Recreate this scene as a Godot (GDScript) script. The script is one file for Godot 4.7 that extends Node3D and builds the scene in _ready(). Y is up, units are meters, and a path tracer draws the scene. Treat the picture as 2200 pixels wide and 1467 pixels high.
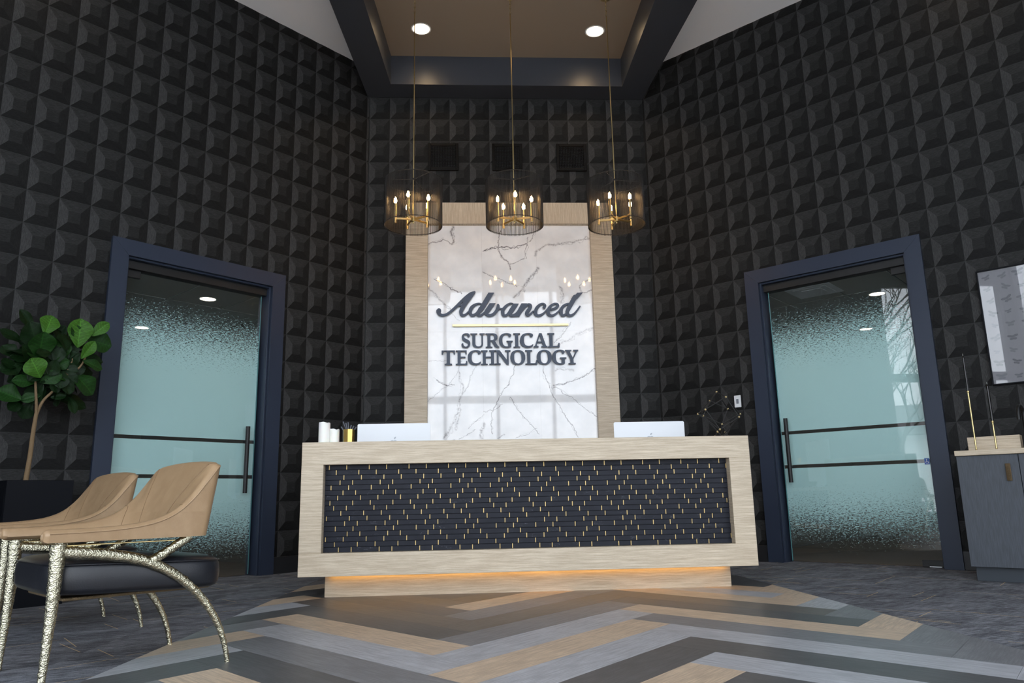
extends Node3D
# A reception lobby: dark panelled walls meeting at 45 degrees, a wood desk, a marble sign wall, pendants, lounge chairs.
# Metres, y up. The back wall is the plane z = ZB; the glazed entrance front is behind the camera.

const ZB := -8.6675
const CEIL := 6.03
const SOFFIT := 5.644

func _ready() -> void:
	# ---- camera
	var cam := Camera3D.new()
	cam.name = "camera"
	cam.transform = Transform3D(Basis(Vector3.UP, -0.0569) * Basis(Vector3.RIGHT, 0.2047) * Basis(Vector3.BACK, -0.0203), Vector3(0, 0.7, 0))
	cam.fov = rad_to_deg(2.0 * atan(733.5 / 1612.3))
	cam.near = 0.05
	cam.current = true
	add_child(cam)
	# ---- an even, slightly blue overcast sky, seen only through the glazing
	var env := Environment.new()
	var sky := Sky.new()
	var sm := ProceduralSkyMaterial.new()
	sm.sky_top_color = Color(0.88, 0.92, 0.97)
	sm.sky_horizon_color = Color(0.94, 0.96, 0.98)
	sm.ground_horizon_color = Color(0.66, 0.66, 0.66)
	sm.ground_bottom_color = Color(0.40, 0.40, 0.40)
	sm.sky_energy_multiplier = 1.0
	sky.sky_material = sm
	env.sky = sky
	env.background_mode = Environment.BG_SKY
	env.background_energy_multiplier = 1.0
	env.tonemap_mode = Environment.TONE_MAPPER_LINEAR
	env.tonemap_exposure = 5.2
	env.sdfgi_enabled = true
	env.ssao_enabled = true
	env.ssil_enabled = true
	var we := WorldEnvironment.new()
	we.name = "world_environment"
	we.environment = env
	add_child(we)
	rng.seed = 7
	make_materials()
	# ---- structure
	build_shell()
	build_walls()
	build_floor()
	build_ceiling()
	build_outdoors()
	# ---- objects, largest first
	build_desk()
	build_sign()
	build_doors()
	build_pendants()
	build_chairs()
	build_cabinet()
	build_plant()
	build_small_things()

# ------------------------------------------------------------------ mesh builder
class G:
	var v := PackedVector3Array()
	var n := PackedVector3Array()
	var uv := PackedVector2Array()
	var c := PackedColorArray()
	var col := Color(1, 1, 1)
	func tri(a: Vector3, b: Vector3, d: Vector3, na: Vector3, nb: Vector3, nd: Vector3, ua := Vector2(), ub := Vector2(), ud := Vector2()) -> void:
		if (b - a).cross(d - a).dot(na + nb + nd) > 0.0:
			v.append_array(PackedVector3Array([a, d, b])); n.append_array(PackedVector3Array([na, nd, nb])); uv.append_array(PackedVector2Array([ua, ud, ub]))
		else:
			v.append_array(PackedVector3Array([a, b, d])); n.append_array(PackedVector3Array([na, nb, nd])); uv.append_array(PackedVector2Array([ua, ub, ud]))
		c.append(col); c.append(col); c.append(col)
	func quad(a: Vector3, b: Vector3, d: Vector3, e: Vector3, nn: Vector3, ua := Vector2(), ub := Vector2(), ud := Vector2(), ue := Vector2()) -> void:
		tri(a, b, d, nn, nn, nn, ua, ub, ud)
		tri(a, d, e, nn, nn, nn, ua, ud, ue)
	func mesh() -> ArrayMesh:
		var m := ArrayMesh.new()
		if v.is_empty():
			return m
		var arr := []
		arr.resize(Mesh.ARRAY_MAX)
		arr[Mesh.ARRAY_VERTEX] = v; arr[Mesh.ARRAY_NORMAL] = n; arr[Mesh.ARRAY_TEX_UV] = uv; arr[Mesh.ARRAY_COLOR] = c
		m.add_surface_from_arrays(Mesh.PRIMITIVE_TRIANGLES, arr)
		return m
	# a chamfered box about the middle `at`; texture coordinates in metres, turned by swap
	func box(at: Vector3, size: Vector3, ch := 0.002, xf := Transform3D(), swap := false, off := Vector2()) -> void:
		var h := size * 0.5
		ch = minf(ch, minf(h.x, minf(h.y, h.z)) * 0.9)
		var ax := [Vector3.RIGHT, Vector3.UP, Vector3.BACK]
		for k in 3:
			for s: float in [-1.0, 1.0]:
				var nn: Vector3 = ax[k] * s
				var p: Vector3 = ax[(k + 1) % 3]
				var q: Vector3 = ax[(k + 2) % 3]
				var hp: float = h[(k + 1) % 3] - ch
				var hq: float = h[(k + 2) % 3] - ch
				var pts: Array[Vector3] = []
				var us: Array[Vector2] = []
				for w: Vector2 in [Vector2(-1, -1), Vector2(1, -1), Vector2(1, 1), Vector2(-1, 1)]:
					var pt: Vector3 = nn * h[k] + p * hp * w.x + q * hq * w.y + at
					pts.append(xf * pt)
					var u := Vector2(pt.x, -pt.y)
					if k == 0: u = Vector2(pt.z, -pt.y)
					if k == 1: u = Vector2(pt.x, pt.z)
					if swap: u = Vector2(u.y, u.x)
					us.append(u + off)
				quad(pts[0], pts[1], pts[2], pts[3], xf.basis * nn, us[0], us[1], us[2], us[3])
		if ch <= 0.0:
			return
		for k in 3:
			var p: Vector3 = ax[(k + 1) % 3]
			var q: Vector3 = ax[(k + 2) % 3]
			for sp: float in [-1.0, 1.0]:
				for sq: float in [-1.0, 1.0]:
					var a1: Vector3 = p * sp * h[(k + 1) % 3] + q * sq * (h[(k + 2) % 3] - ch)
					var b1: Vector3 = p * sp * (h[(k + 1) % 3] - ch) + q * sq * h[(k + 2) % 3]
					var l: Vector3 = ax[k] * (h[k] - ch)
					var f := [a1 - l + at, a1 + l + at, b1 + l + at, b1 - l + at]
					var us := []
					for pt: Vector3 in f:
						var u := Vector2(pt.x, -pt.y) if k != 2 else Vector2(pt.z, -pt.y)
						us.append((Vector2(u.y, u.x) if swap else u) + off)
					quad(xf * f[0], xf * f[1], xf * f[2], xf * f[3], xf.basis * (p * sp + q * sq).normalized(), us[0], us[1], us[2], us[3])
		for sx: float in [-1.0, 1.0]:
			for sy: float in [-1.0, 1.0]:
				for sz: float in [-1.0, 1.0]:
					var s := Vector3(sx, sy, sz)
					var a2 := s * (h - Vector3(0, ch, ch)) + at
					var b2 := s * (h - Vector3(ch, 0, ch)) + at
					var c2 := s * (h - Vector3(ch, ch, 0)) + at
					var nn2 := xf.basis * s.normalized()
					tri(xf * a2, xf * b2, xf * c2, nn2, nn2, nn2, off, off, off)
	# a tube along points; rough > 0 dents it like hammered metal
	func tube(path: Array, radii: Array, sides := 10, rough := 0.0, noise: FastNoiseLite = null, caps := true) -> void:
		var cnt := path.size()
		var t0: Vector3 = (path[1] - path[0]).normalized()
		var up := Vector3.UP if absf(t0.y) < 0.9 else Vector3.RIGHT
		var x := t0.cross(up).normalized()
		var rings := []
		var norms := []
		for i in cnt:
			var t: Vector3 = (path[mini(i + 1, cnt - 1)] - path[maxi(i - 1, 0)]).normalized()
			x = (x - t * x.dot(t)).normalized()
			var y := t.cross(x)
			var ring := []
			var nr := []
			for k in sides:
				var a := TAU * k / sides
				var d := x * cos(a) + y * sin(a)
				var r: float = radii[i]
				var p: Vector3 = path[i] + d * r
				if rough > 0.0:
					p += d * noise.get_noise_3dv(p) * rough
				ring.append(p)
				nr.append(d)
			rings.append(ring)
			norms.append(nr)
		if rough > 0.0:
			for i in cnt:
				for k in sides:
					var i0 := maxi(i - 1, 0)
					var i1 := mini(i + 1, cnt - 1)
					var du: Vector3 = rings[i1][k] - rings[i0][k]
					var dv: Vector3 = rings[i][(k + 1) % sides] - rings[i][(k + sides - 1) % sides]
					var nn := du.cross(dv).normalized()
					var old: Vector3 = norms[i][k]
					norms[i][k] = nn if nn.dot(old) > 0.0 else -nn
		for i in cnt - 1:
			for k in sides:
				var k2 := (k + 1) % sides
				var ua := Vector2(float(k) / sides, i * 0.1)
				var ub := Vector2(float(k + 1) / sides, i * 0.1)
				var uc := Vector2(float(k + 1) / sides, i * 0.1 + 0.1)
				var ud := Vector2(float(k) / sides, i * 0.1 + 0.1)
				tri(rings[i][k], rings[i][k2], rings[i + 1][k2], norms[i][k], norms[i][k2], norms[i + 1][k2], ua, ub, uc)
				tri(rings[i][k], rings[i + 1][k2], rings[i + 1][k], norms[i][k], norms[i + 1][k2], norms[i + 1][k], ua, uc, ud)
		if caps:
			for e in [0, cnt - 1]:
				var nn: Vector3 = -t0 if e == 0 else (path[cnt - 1] - path[cnt - 2]).normalized()
				for k in range(1, sides - 1):
					tri(rings[e][0], rings[e][k], rings[e][k + 1], nn, nn, nn)
	# a turned profile (r, y); every ring is smooth round, facets follow the profile
	func lathe(prof: Array, seg: int, at := Vector3(), smooth := true) -> void:
		for i in prof.size() - 1:
			var a: Vector2 = prof[i]
			var b: Vector2 = prof[i + 1]
			var d := b - a
			if d.length() < 1e-6: continue
			var nn := Vector2(d.y, -d.x).normalized()
			for k in seg:
				var p0 := TAU * k / seg
				var p1 := TAU * (k + 1) / seg
				var q0 := p0 if smooth else (p0 + p1) * 0.5
				var q1 := p1 if smooth else (p0 + p1) * 0.5
				var v00 := at + Vector3(cos(p0) * a.x, a.y, sin(p0) * a.x)
				var v01 := at + Vector3(cos(p1) * a.x, a.y, sin(p1) * a.x)
				var v10 := at + Vector3(cos(p0) * b.x, b.y, sin(p0) * b.x)
				var v11 := at + Vector3(cos(p1) * b.x, b.y, sin(p1) * b.x)
				var n0 := Vector3(cos(q0) * nn.x, nn.y, sin(q0) * nn.x)
				var n1 := Vector3(cos(q1) * nn.x, nn.y, sin(q1) * nn.x)
				if a.x > 1e-6: tri(v00, v01, v11, n0, n1, n1)
				if b.x > 1e-6: tri(v00, v11, v10, n0, n1, n0)
	# a flat outline (x, y) given thickness along z, from z0 back to z1
	func extrude(poly: PackedVector2Array, z0: float, z1: float, xf := Transform3D(), us := 1.0) -> void:
		var idx := Geometry2D.triangulate_polygon(poly)
		var z := xf.basis.z.normalized()
		for i in range(0, idx.size(), 3):
			for w: Array in [[z0, z if z0 > z1 else -z], [z1, -z if z0 > z1 else z]]:
				var zz: float = w[0]
				var nn: Vector3 = w[1]
				var a := poly[idx[i]]
				var b := poly[idx[i + 1]]
				var d := poly[idx[i + 2]]
				tri(xf * Vector3(a.x, a.y, zz), xf * Vector3(b.x, b.y, zz), xf * Vector3(d.x, d.y, zz), nn, nn, nn, a * us, b * us, d * us)
		var flip := 1.0 if Geometry2D.is_polygon_clockwise(poly) else -1.0
		for i in poly.size():
			var a := poly[i]
			var b := poly[(i + 1) % poly.size()]
			var e := b - a
			var nn := xf.basis * (Vector3(-e.y, e.x, 0).normalized() * flip)
			quad(xf * Vector3(a.x, a.y, z0), xf * Vector3(b.x, b.y, z0), xf * Vector3(b.x, b.y, z1), xf * Vector3(a.x, a.y, z1), nn, a * us, b * us, b * us, a * us)
	# a smooth sheet through rows of points; out is a point it should face away from
	func sheet(p: Array, inside: Vector3, toward := false, usz := Vector2(1, 1)) -> void:
		var nu := p.size()
		var nv: int = p[0].size()
		var nn := []
		for i in nu:
			var r := []
			for j in nv:
				var a: Vector3 = p[mini(i + 1, nu - 1)][j] - p[maxi(i - 1, 0)][j]
				var b: Vector3 = p[i][mini(j + 1, nv - 1)] - p[i][maxi(j - 1, 0)]
				r.append(a.cross(b).normalized())
			nn.append(r)
		var vote := 0.0
		for i in nu:
			for j in nv:
				vote += signf(nn[i][j].dot(p[i][j] - inside))
		var flip := 1.0 if (vote >= 0.0) != toward else -1.0
		for i in nu - 1:
			for j in nv - 1:
				var u0 := Vector2(float(i) / (nu - 1), float(j) / (nv - 1)) * usz
				var u1 := Vector2(float(i + 1) / (nu - 1), float(j) / (nv - 1)) * usz
				var u2 := Vector2(float(i + 1) / (nu - 1), float(j + 1) / (nv - 1)) * usz
				var u3 := Vector2(float(i) / (nu - 1), float(j + 1) / (nv - 1)) * usz
				tri(p[i][j], p[i + 1][j], p[i + 1][j + 1], nn[i][j] * flip, nn[i + 1][j] * flip, nn[i + 1][j + 1] * flip, u0, u1, u2)
				tri(p[i][j], p[i + 1][j + 1], p[i][j + 1], nn[i][j] * flip, nn[i + 1][j + 1] * flip, nn[i][j + 1] * flip, u0, u2, u3)

# ------------------------------------------------------------------ scene helpers
var M := {}
var rng := RandomNumberGenerator.new()
# frames of the two slanted walls: x along the wall, z out of it into the lobby (left: x = -distance from the corner)
var WL := Transform3D(Basis(Vector3(0.698, 0, -0.716), Vector3.UP, Vector3(0.716, 0, 0.698)).orthonormalized(), Vector3(-1.2338, 0, ZB))
var WR := Transform3D(Basis(Vector3(0.709, 0, 0.705), Vector3.UP, Vector3(-0.705, 0, 0.709)).orthonormalized(), Vector3(2.2173, 0, ZB))
var WB := Transform3D(Basis(), Vector3(0, 0, ZB))

func put(called: String, g: Variant, m: Material, parent: Node = self, xf := Transform3D()) -> MeshInstance3D:
	var o := MeshInstance3D.new()
	o.name = called
	o.mesh = g.mesh() if g is G else g
	o.material_override = m
	o.transform = xf
	parent.add_child(o, true)
	return o

func tag(o: Node, label: String, category: String, group := "", kind := "") -> void:
	o.set_meta("label", label)
	o.set_meta("category", category)
	if group: o.set_meta("group", group)
	if kind: o.set_meta("kind", kind)

func thing(called: String, label: String, category: String, xf := Transform3D(), group := "", kind := "") -> Node3D:
	var o := Node3D.new()
	o.name = called
	o.transform = xf
	add_child(o, true)
	tag(o, label, category, group, kind)
	return o

func at(x: float, y: float, z: float, turn := 0.0) -> Transform3D:
	return Transform3D(Basis(Vector3.UP, turn), Vector3(x, y, z))

func mat(called: String, c: Color, rough := 0.5, metal := 0.0, tex: Texture2D = null, scale := 1.0) -> StandardMaterial3D:
	var m := StandardMaterial3D.new()
	m.resource_name = called
	m.albedo_color = c
	m.roughness = rough
	m.metallic = metal
	if tex:
		m.albedo_texture = tex
		m.uv1_scale = Vector3(scale, scale, scale)
	M[called] = m
	return m

func rgb(r: int, g: int, b: int) -> Color:
	return Color8(r, g, b)

func noise(seed_: int, freq: float, kind := FastNoiseLite.TYPE_SIMPLEX_SMOOTH, oct := 3) -> FastNoiseLite:
	var f := FastNoiseLite.new()
	f.seed = seed_
	f.frequency = freq
	f.noise_type = kind
	f.fractal_octaves = oct
	return f

func picture(w: int, h: int, f: Callable) -> ImageTexture:
	var b := PackedByteArray()
	b.resize(w * h * 4)
	var k := 0
	for y in h:
		for x in w:
			var c: Color = f.call(x, y)
			b[k] = clampi(int(c.r * 255.0), 0, 255); b[k + 1] = clampi(int(c.g * 255.0), 0, 255); b[k + 2] = clampi(int(c.b * 255.0), 0, 255); b[k + 3] = clampi(int(c.a * 255.0), 0, 255)
			k += 4
	return ImageTexture.create_from_image(Image.create_from_data(w, h, false, Image.FORMAT_RGBA8, b))

func bump(m: StandardMaterial3D, seed_: int, freq: float, cm: float, kind: int, scale: float, tri := true) -> void:
	var t := NoiseTexture2D.new()
	t.width = 512; t.height = 512; t.seamless = true
	var f := noise(seed_, freq, kind, 3)
	f.cellular_return_type = FastNoiseLite.RETURN_DISTANCE
	t.noise = f
	m.heightmap_enabled = true
	m.heightmap_texture = t
	m.heightmap_scale = cm
	m.uv1_triplanar = tri
	m.uv1_scale = Vector3(scale, scale, scale)

func smooth(pts: Array, per: int) -> Array:      # Catmull-Rom through any points of one kind
	var out := []
	for i in pts.size() - 1:
		var p0 = pts[maxi(i - 1, 0)]
		var p1 = pts[i]
		var p2 = pts[i + 1]
		var p3 = pts[mini(i + 2, pts.size() - 1)]
		for k in per:
			var t := float(k) / per
			out.append(0.5 * ((2.0 * p1) + (p2 - p0) * t + (2.0 * p0 - 5.0 * p1 + 4.0 * p2 - p3) * t * t + (3.0 * p1 - p0 - 3.0 * p2 + p3) * t * t * t))
	out.append(pts[-1])
	return out

# ------------------------------------------------------------------ materials
func make_materials() -> void:
	var a := noise(1, 0.004, FastNoiseLite.TYPE_SIMPLEX_SMOOTH, 2)
	var b := noise(2, 1.0, FastNoiseLite.TYPE_SIMPLEX_SMOOTH, 3)
	var oak := picture(2048, 512, func(x, y):
		x = (x if x < 1024 else 2047 - x) * 2.0
		y = (y if y < 256 else 511 - y) * 2.0
		var w := a.get_noise_2d(x * 0.9, y * 2.0) * 7.0
		var s := b.get_noise_2d(x * 0.0025, (y + w) * 0.050) * 0.50 + b.get_noise_2d(x * 0.012, (y + w) * 0.30) * 0.24 + b.get_noise_2d(x * 0.05, y * 0.9) * 0.08
		var t := clampf(0.56 + s, 0.0, 1.0)
		return rgb(168, 150, 126).lerp(rgb(213, 198, 175), t))
	mat("oak", Color.WHITE, 0.45, 0.0, oak, 1.0).uv1_scale = Vector3(1.0 / 3.7, 1.0 / 0.92, 1)
	var grain := picture(256, 256, func(x, y):
		var s := b.get_noise_2d(x * 0.30, y * 0.018) * 0.30 + b.get_noise_2d(x * 0.9, y * 0.05) * 0.22
		var t := clampf(0.80 + s * 0.85, 0.0, 1.0)
		return Color(t, t, t))
	var wp := mat("panel_veneer", Color.WHITE, 0.62, 0.0, grain, 1.0)
	wp.vertex_color_use_as_albedo = true
	wp.metallic_specular = 0.25
	var plank := picture(1024, 128, func(x, y):
		x = x if x < 512 else 1023 - x
		y = y if y < 64 else 127 - y
		var s := b.get_noise_2d(x * 0.006, y * 0.10) * 0.20 + b.get_noise_2d(x * 0.014, y * 0.75) * 0.16 + b.get_noise_2d(x * 0.11, y * 1.1) * 0.06
		var t := clampf(0.84 + s * 0.62, 0.0, 1.0)
		return Color(t, t, t))
	for w: Array in [["plank_tan", 222, 196, 168], ["plank_pale", 192, 193, 198], ["plank_grey", 136, 136, 139], ["plank_dark", 98, 97, 99], ["plank_brown", 116, 109, 104]]:
		mat(w[0], rgb(w[1], w[2], w[3]), 0.42, 0.0, plank, 1.0).uv1_scale = Vector3(1.0 / 1.6, 1.0 / 0.24, 1)
	var cn := noise(5, 1.0, FastNoiseLite.TYPE_VALUE, 2)
	var rg := RandomNumberGenerator.new()
	rg.seed = 11
	var flecks := []
	for i in 26:
		flecks.append([Vector2(rg.randf(), rg.randf()), rg.randf_range(0.12, 0.20), deg_to_rad([50.0, -47.0, 54.0, -44.0, 48.0][i % 5])])
	var carpet := picture(1024, 1024, func(x, y):
		var p := Vector2(x / 1024.0, y / 1024.0)
		var q := p.rotated(0.35)
		var s := cn.get_noise_2d(q.x * 40.0, q.y * 260.0) * 0.5 + cn.get_noise_2d(x * 0.7, y * 0.7) * 0.35 + cn.get_noise_2d(q.x * 9.0, q.y * 22.0) * 0.3
		return rgb(60, 61, 65).lerp(rgb(158, 160, 166), clampf(0.45 + s * 0.7, 0.0, 1.0)))
	var im := carpet.get_image()
	for f: Array in flecks:
		var p0: Vector2 = f[0]
		var d := Vector2.from_angle(f[2])
		for k in 500:
			var q: Vector2 = (p0 + d * float(f[1]) * (k / 500.0)) * 1024.0
			if cn.get_noise_2d(q.x * 0.9, q.y * 0.9) > -0.35:
				for o in 2:
					im.set_pixel(posmod(int(q.x) + o, 1024), posmod(int(q.y), 1024), rgb(214, 184, 132))
	var cm := mat("carpet", Color.WHITE, 0.95, 0.0, ImageTexture.create_from_image(im), 1.0)
	bump(cm, 9, 0.2, 0.25, FastNoiseLite.TYPE_VALUE, 1.0 / 1.9)
	cm.uv1_world_triplanar = true
	cm.metallic_specular = 0.1

	M["marble"] = null
	make_marble()
	mat("navy", rgb(43, 51, 67), 0.42)
	M.navy.metallic_specular = 0.4
	mat("navy_dark", rgb(11, 13, 19), 0.5)
	M.navy_dark.metallic_specular = 0.25
	mat("black_base", rgb(26, 27, 30), 0.5)
	mat("plain_dark", rgb(52, 51, 52), 0.8)
	mat("ceiling_white", rgb(246, 246, 247), 0.9)
	mat("taupe", rgb(140, 126, 110), 0.85)
	mat("beam", rgb(58, 61, 68), 0.38)
	mat("black_metal", rgb(14, 14, 16), 0.5, 0.0)
	mat("black_gloss", rgb(9, 9, 10), 0.25)
	mat("rod_black", rgb(13, 12, 12), 0.4)
	mat("brass", rgb(206, 184, 132), 0.28, 1.0)
	mat("brass_soft", rgb(220, 198, 146), 0.34, 1.0)
	mat("brass_slip", rgb(196, 170, 118), 0.42, 1.0)
	var hb := mat("hammered", rgb(200, 195, 170), 0.22, 1.0)
	bump(hb, 21, 0.045, 0.35, FastNoiseLite.TYPE_CELLULAR, 1.0 / 0.16)
	var ln := noise(31, 0.012, FastNoiseLite.TYPE_SIMPLEX_SMOOTH, 4)
	var lt := picture(512, 512, func(x, y):
		return rgb(152, 124, 93).lerp(rgb(164, 136, 104), clampf(0.5 + ln.get_noise_2d(x * 0.6, y * 0.6) * 0.9, 0.0, 1.0)))
	var le := mat("tan_leather", Color.WHITE, 0.42, 0.0, lt, 1.0)
	bump(le, 41, 0.12, 0.035, FastNoiseLite.TYPE_CELLULAR, 3.0)
	mat("leather_seam", rgb(126, 100, 72), 0.5)
	var bl := mat("black_leather", rgb(24, 26, 32), 0.38)
	bump(bl, 42, 0.12, 0.03, FastNoiseLite.TYPE_CELLULAR, 3.0)
	var vn := noise(51, 0.02, FastNoiseLite.TYPE_SIMPLEX_SMOOTH, 4)
	var sn := picture(512, 512, func(x, y):
		var r := absf(vn.get_noise_2d(x * 0.7 + vn.get_noise_2d(x * 0.5, y * 0.5) * 60.0, y * 1.3))
		var k := clampf(1.0 - r * 60.0, 0.0, 1.0) * clampf(vn.get_noise_2d(x * 0.35 + 900.0, y * 0.35) * 2.2 - 0.35, 0.0, 1.0)
		var base := rgb(28, 30, 38).lerp(rgb(35, 37, 46), 0.5 + vn.get_noise_2d(x, y) * 0.5)
		return base.lerp(rgb(190, 192, 198), k))
	mat("black_marble", Color.WHITE, 0.45, 0.0, sn, 1.0 / 0.9).metallic_specular = 0.3
	mat("letter", rgb(62, 75, 95), 0.5)
	mat("white_wax", rgb(240, 238, 232), 0.55)
	M.white_wax.subsurf_scatter_enabled = true
	M.white_wax.subsurf_scatter_strength = 0.25
	mat("aluminium", rgb(236, 239, 243), 0.35)
	mat("logo_grey", rgb(186, 191, 198), 0.4)
	mat("pen", rgb(84, 88, 98), 0.35)
	mat("gold_cup", rgb(208, 172, 98), 0.26, 1.0)
	var gn := noise(71, 1.0, FastNoiseLite.TYPE_SIMPLEX_SMOOTH, 2)
	var lv := picture(256, 128, func(x, y):             # midrib and side veins, paler than the blade
		var t: float = x / 255.0
		var s: float = absf(y / 127.0 - 0.5) * 2.0
		var mid := exp(-pow(s / 0.045, 2.0))
		var ph: float = (t - s * 0.16) * 8.0
		var side := exp(-pow((ph - roundf(ph)) / 0.085, 2.0)) * (1.0 - s * 0.6)
		var k := 0.74 + 0.26 * clampf(maxf(mid, side * 0.8), 0.0, 1.0) + gn.get_noise_2d(x * 0.05, y * 0.05) * 0.08
		return Color(k, k, k * 0.96))
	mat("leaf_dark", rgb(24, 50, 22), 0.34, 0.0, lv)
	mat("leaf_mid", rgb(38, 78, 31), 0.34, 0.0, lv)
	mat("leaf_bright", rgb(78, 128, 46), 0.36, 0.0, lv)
	for k in ["leaf_dark", "leaf_mid", "leaf_bright"]:
		M[k].roughness = 0.5
		M[k].metallic_specular = 0.28
		M[k].backlight_enabled = true
		M[k].backlight = Color(0.10, 0.16, 0.03)
	mat("bark", rgb(122, 100, 72), 0.8)
	bump(M.bark, 61, 0.06, 0.3, FastNoiseLite.TYPE_SIMPLEX_SMOOTH, 5.0)
	mat("soil", rgb(40, 32, 26), 0.95)
	bump(M.soil, 62, 0.1, 0.8, FastNoiseLite.TYPE_SIMPLEX_SMOOTH, 5.0)
	var ct := picture(256, 512, func(x, y):
		var t := clampf(0.88 + gn.get_noise_2d(x * 0.35, y * 0.006) * 0.14, 0.0, 1.0)
		return Color(t, t, t))
	mat("cabinet_grey", rgb(72, 78, 87), 0.5, 0.0, ct, 2.0)
	mat("toe_kick", rgb(42, 50, 58), 0.5)
	mat("white_plastic", rgb(226, 228, 230), 0.4)
	mat("switch_grey", rgb(120, 124, 132), 0.4)
	mat("bronze", rgb(150, 130, 102), 0.32, 1.0)
	bump(M.bronze, 81, 0.09, 0.4, FastNoiseLite.TYPE_CELLULAR, 8.0)
	mat("sign_blue", rgb(40, 90, 170), 0.4)
	mat("ceiling_tile", rgb(158, 150, 138), 0.9)
	mat("hall_wall", rgb(92, 84, 76), 0.85)
	mat("hall_floor", rgb(96, 82, 66), 0.7)
	mat("pavement", rgb(234, 234, 232), 0.9)
	mat("outdoor_bark", rgb(70, 62, 56), 0.9)
	mat("house_white", rgb(225, 225, 222), 0.8)
	mat("house_roof", rgb(110, 108, 108), 0.8)
	mat("house_pane", rgb(60, 70, 84), 0.15)
	mat("mullion", rgb(44, 46, 50), 0.5)
	var gl := mat("clear_glass", Color(0.86, 0.96, 0.95, 0.012), 0.0)
	gl.transparency = BaseMaterial3D.TRANSPARENCY_ALPHA
	mat("glass_edge", rgb(96, 150, 150), 0.15)
	for w: Array in [["bulb_glow", Color(1.0, 0.80, 0.54), 9.0], ["downlight_glow", Color(1.0, 0.88, 0.70), 3.0], ["hall_glow", Color(1.0, 0.93, 0.82), 1.6], ["led_glow", Color(1.0, 0.68, 0.30), 0.6]]:
		var m := mat(w[0], w[1], 0.5)
		m.emission_enabled = true
		m.emission = w[1]
		m.emission_energy_multiplier = w[2]
	# frosted film: solid in the middle, dissolving into short strokes towards the top and the foot of the pane
	var fn := noise(91, 1.0, FastNoiseLite.TYPE_SIMPLEX_SMOOTH, 3)
	var film := picture(512, 1024, func(x, y):
		var h: float = 2.84 * (1.0 - y / 1024.0)
		var cover := 1.0
		if h > 1.70: cover = pow(clampf(1.0 - (h - 1.70) / 1.05, 0.0, 1.0), 0.75)
		if h < 0.95: cover = pow(clampf((h - 0.05) / 0.90, 0.0, 1.0), 0.75)
		var s := 0.5 + 0.5 * (fn.get_noise_2d(x * 0.075 + fn.get_noise_2d(x * 0.02, y * 0.05) * 1.0, y * 0.34) * 0.85 + fn.get_noise_2d(x * 0.22, y * 0.7) * 0.65)
		var al := smoothstep(-0.17, 0.17, cover * 1.22 - 0.11 - s)
		if cover <= 0.0: al = maxf(0.0, smoothstep(0.0, 0.2, -0.0 - s + 0.12))
		return Color(1, 1, 1, clampf(al * 0.97, 0.0, 0.97)))
	var fm := mat("frosted_film", rgb(176, 212, 210), 0.6, 0.0, film, 1.0)
	fm.transparency = BaseMaterial3D.TRANSPARENCY_ALPHA
	fm.backlight_enabled = true
	fm.backlight = Color(0.25, 0.36, 0.36)
	make_print()

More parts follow.
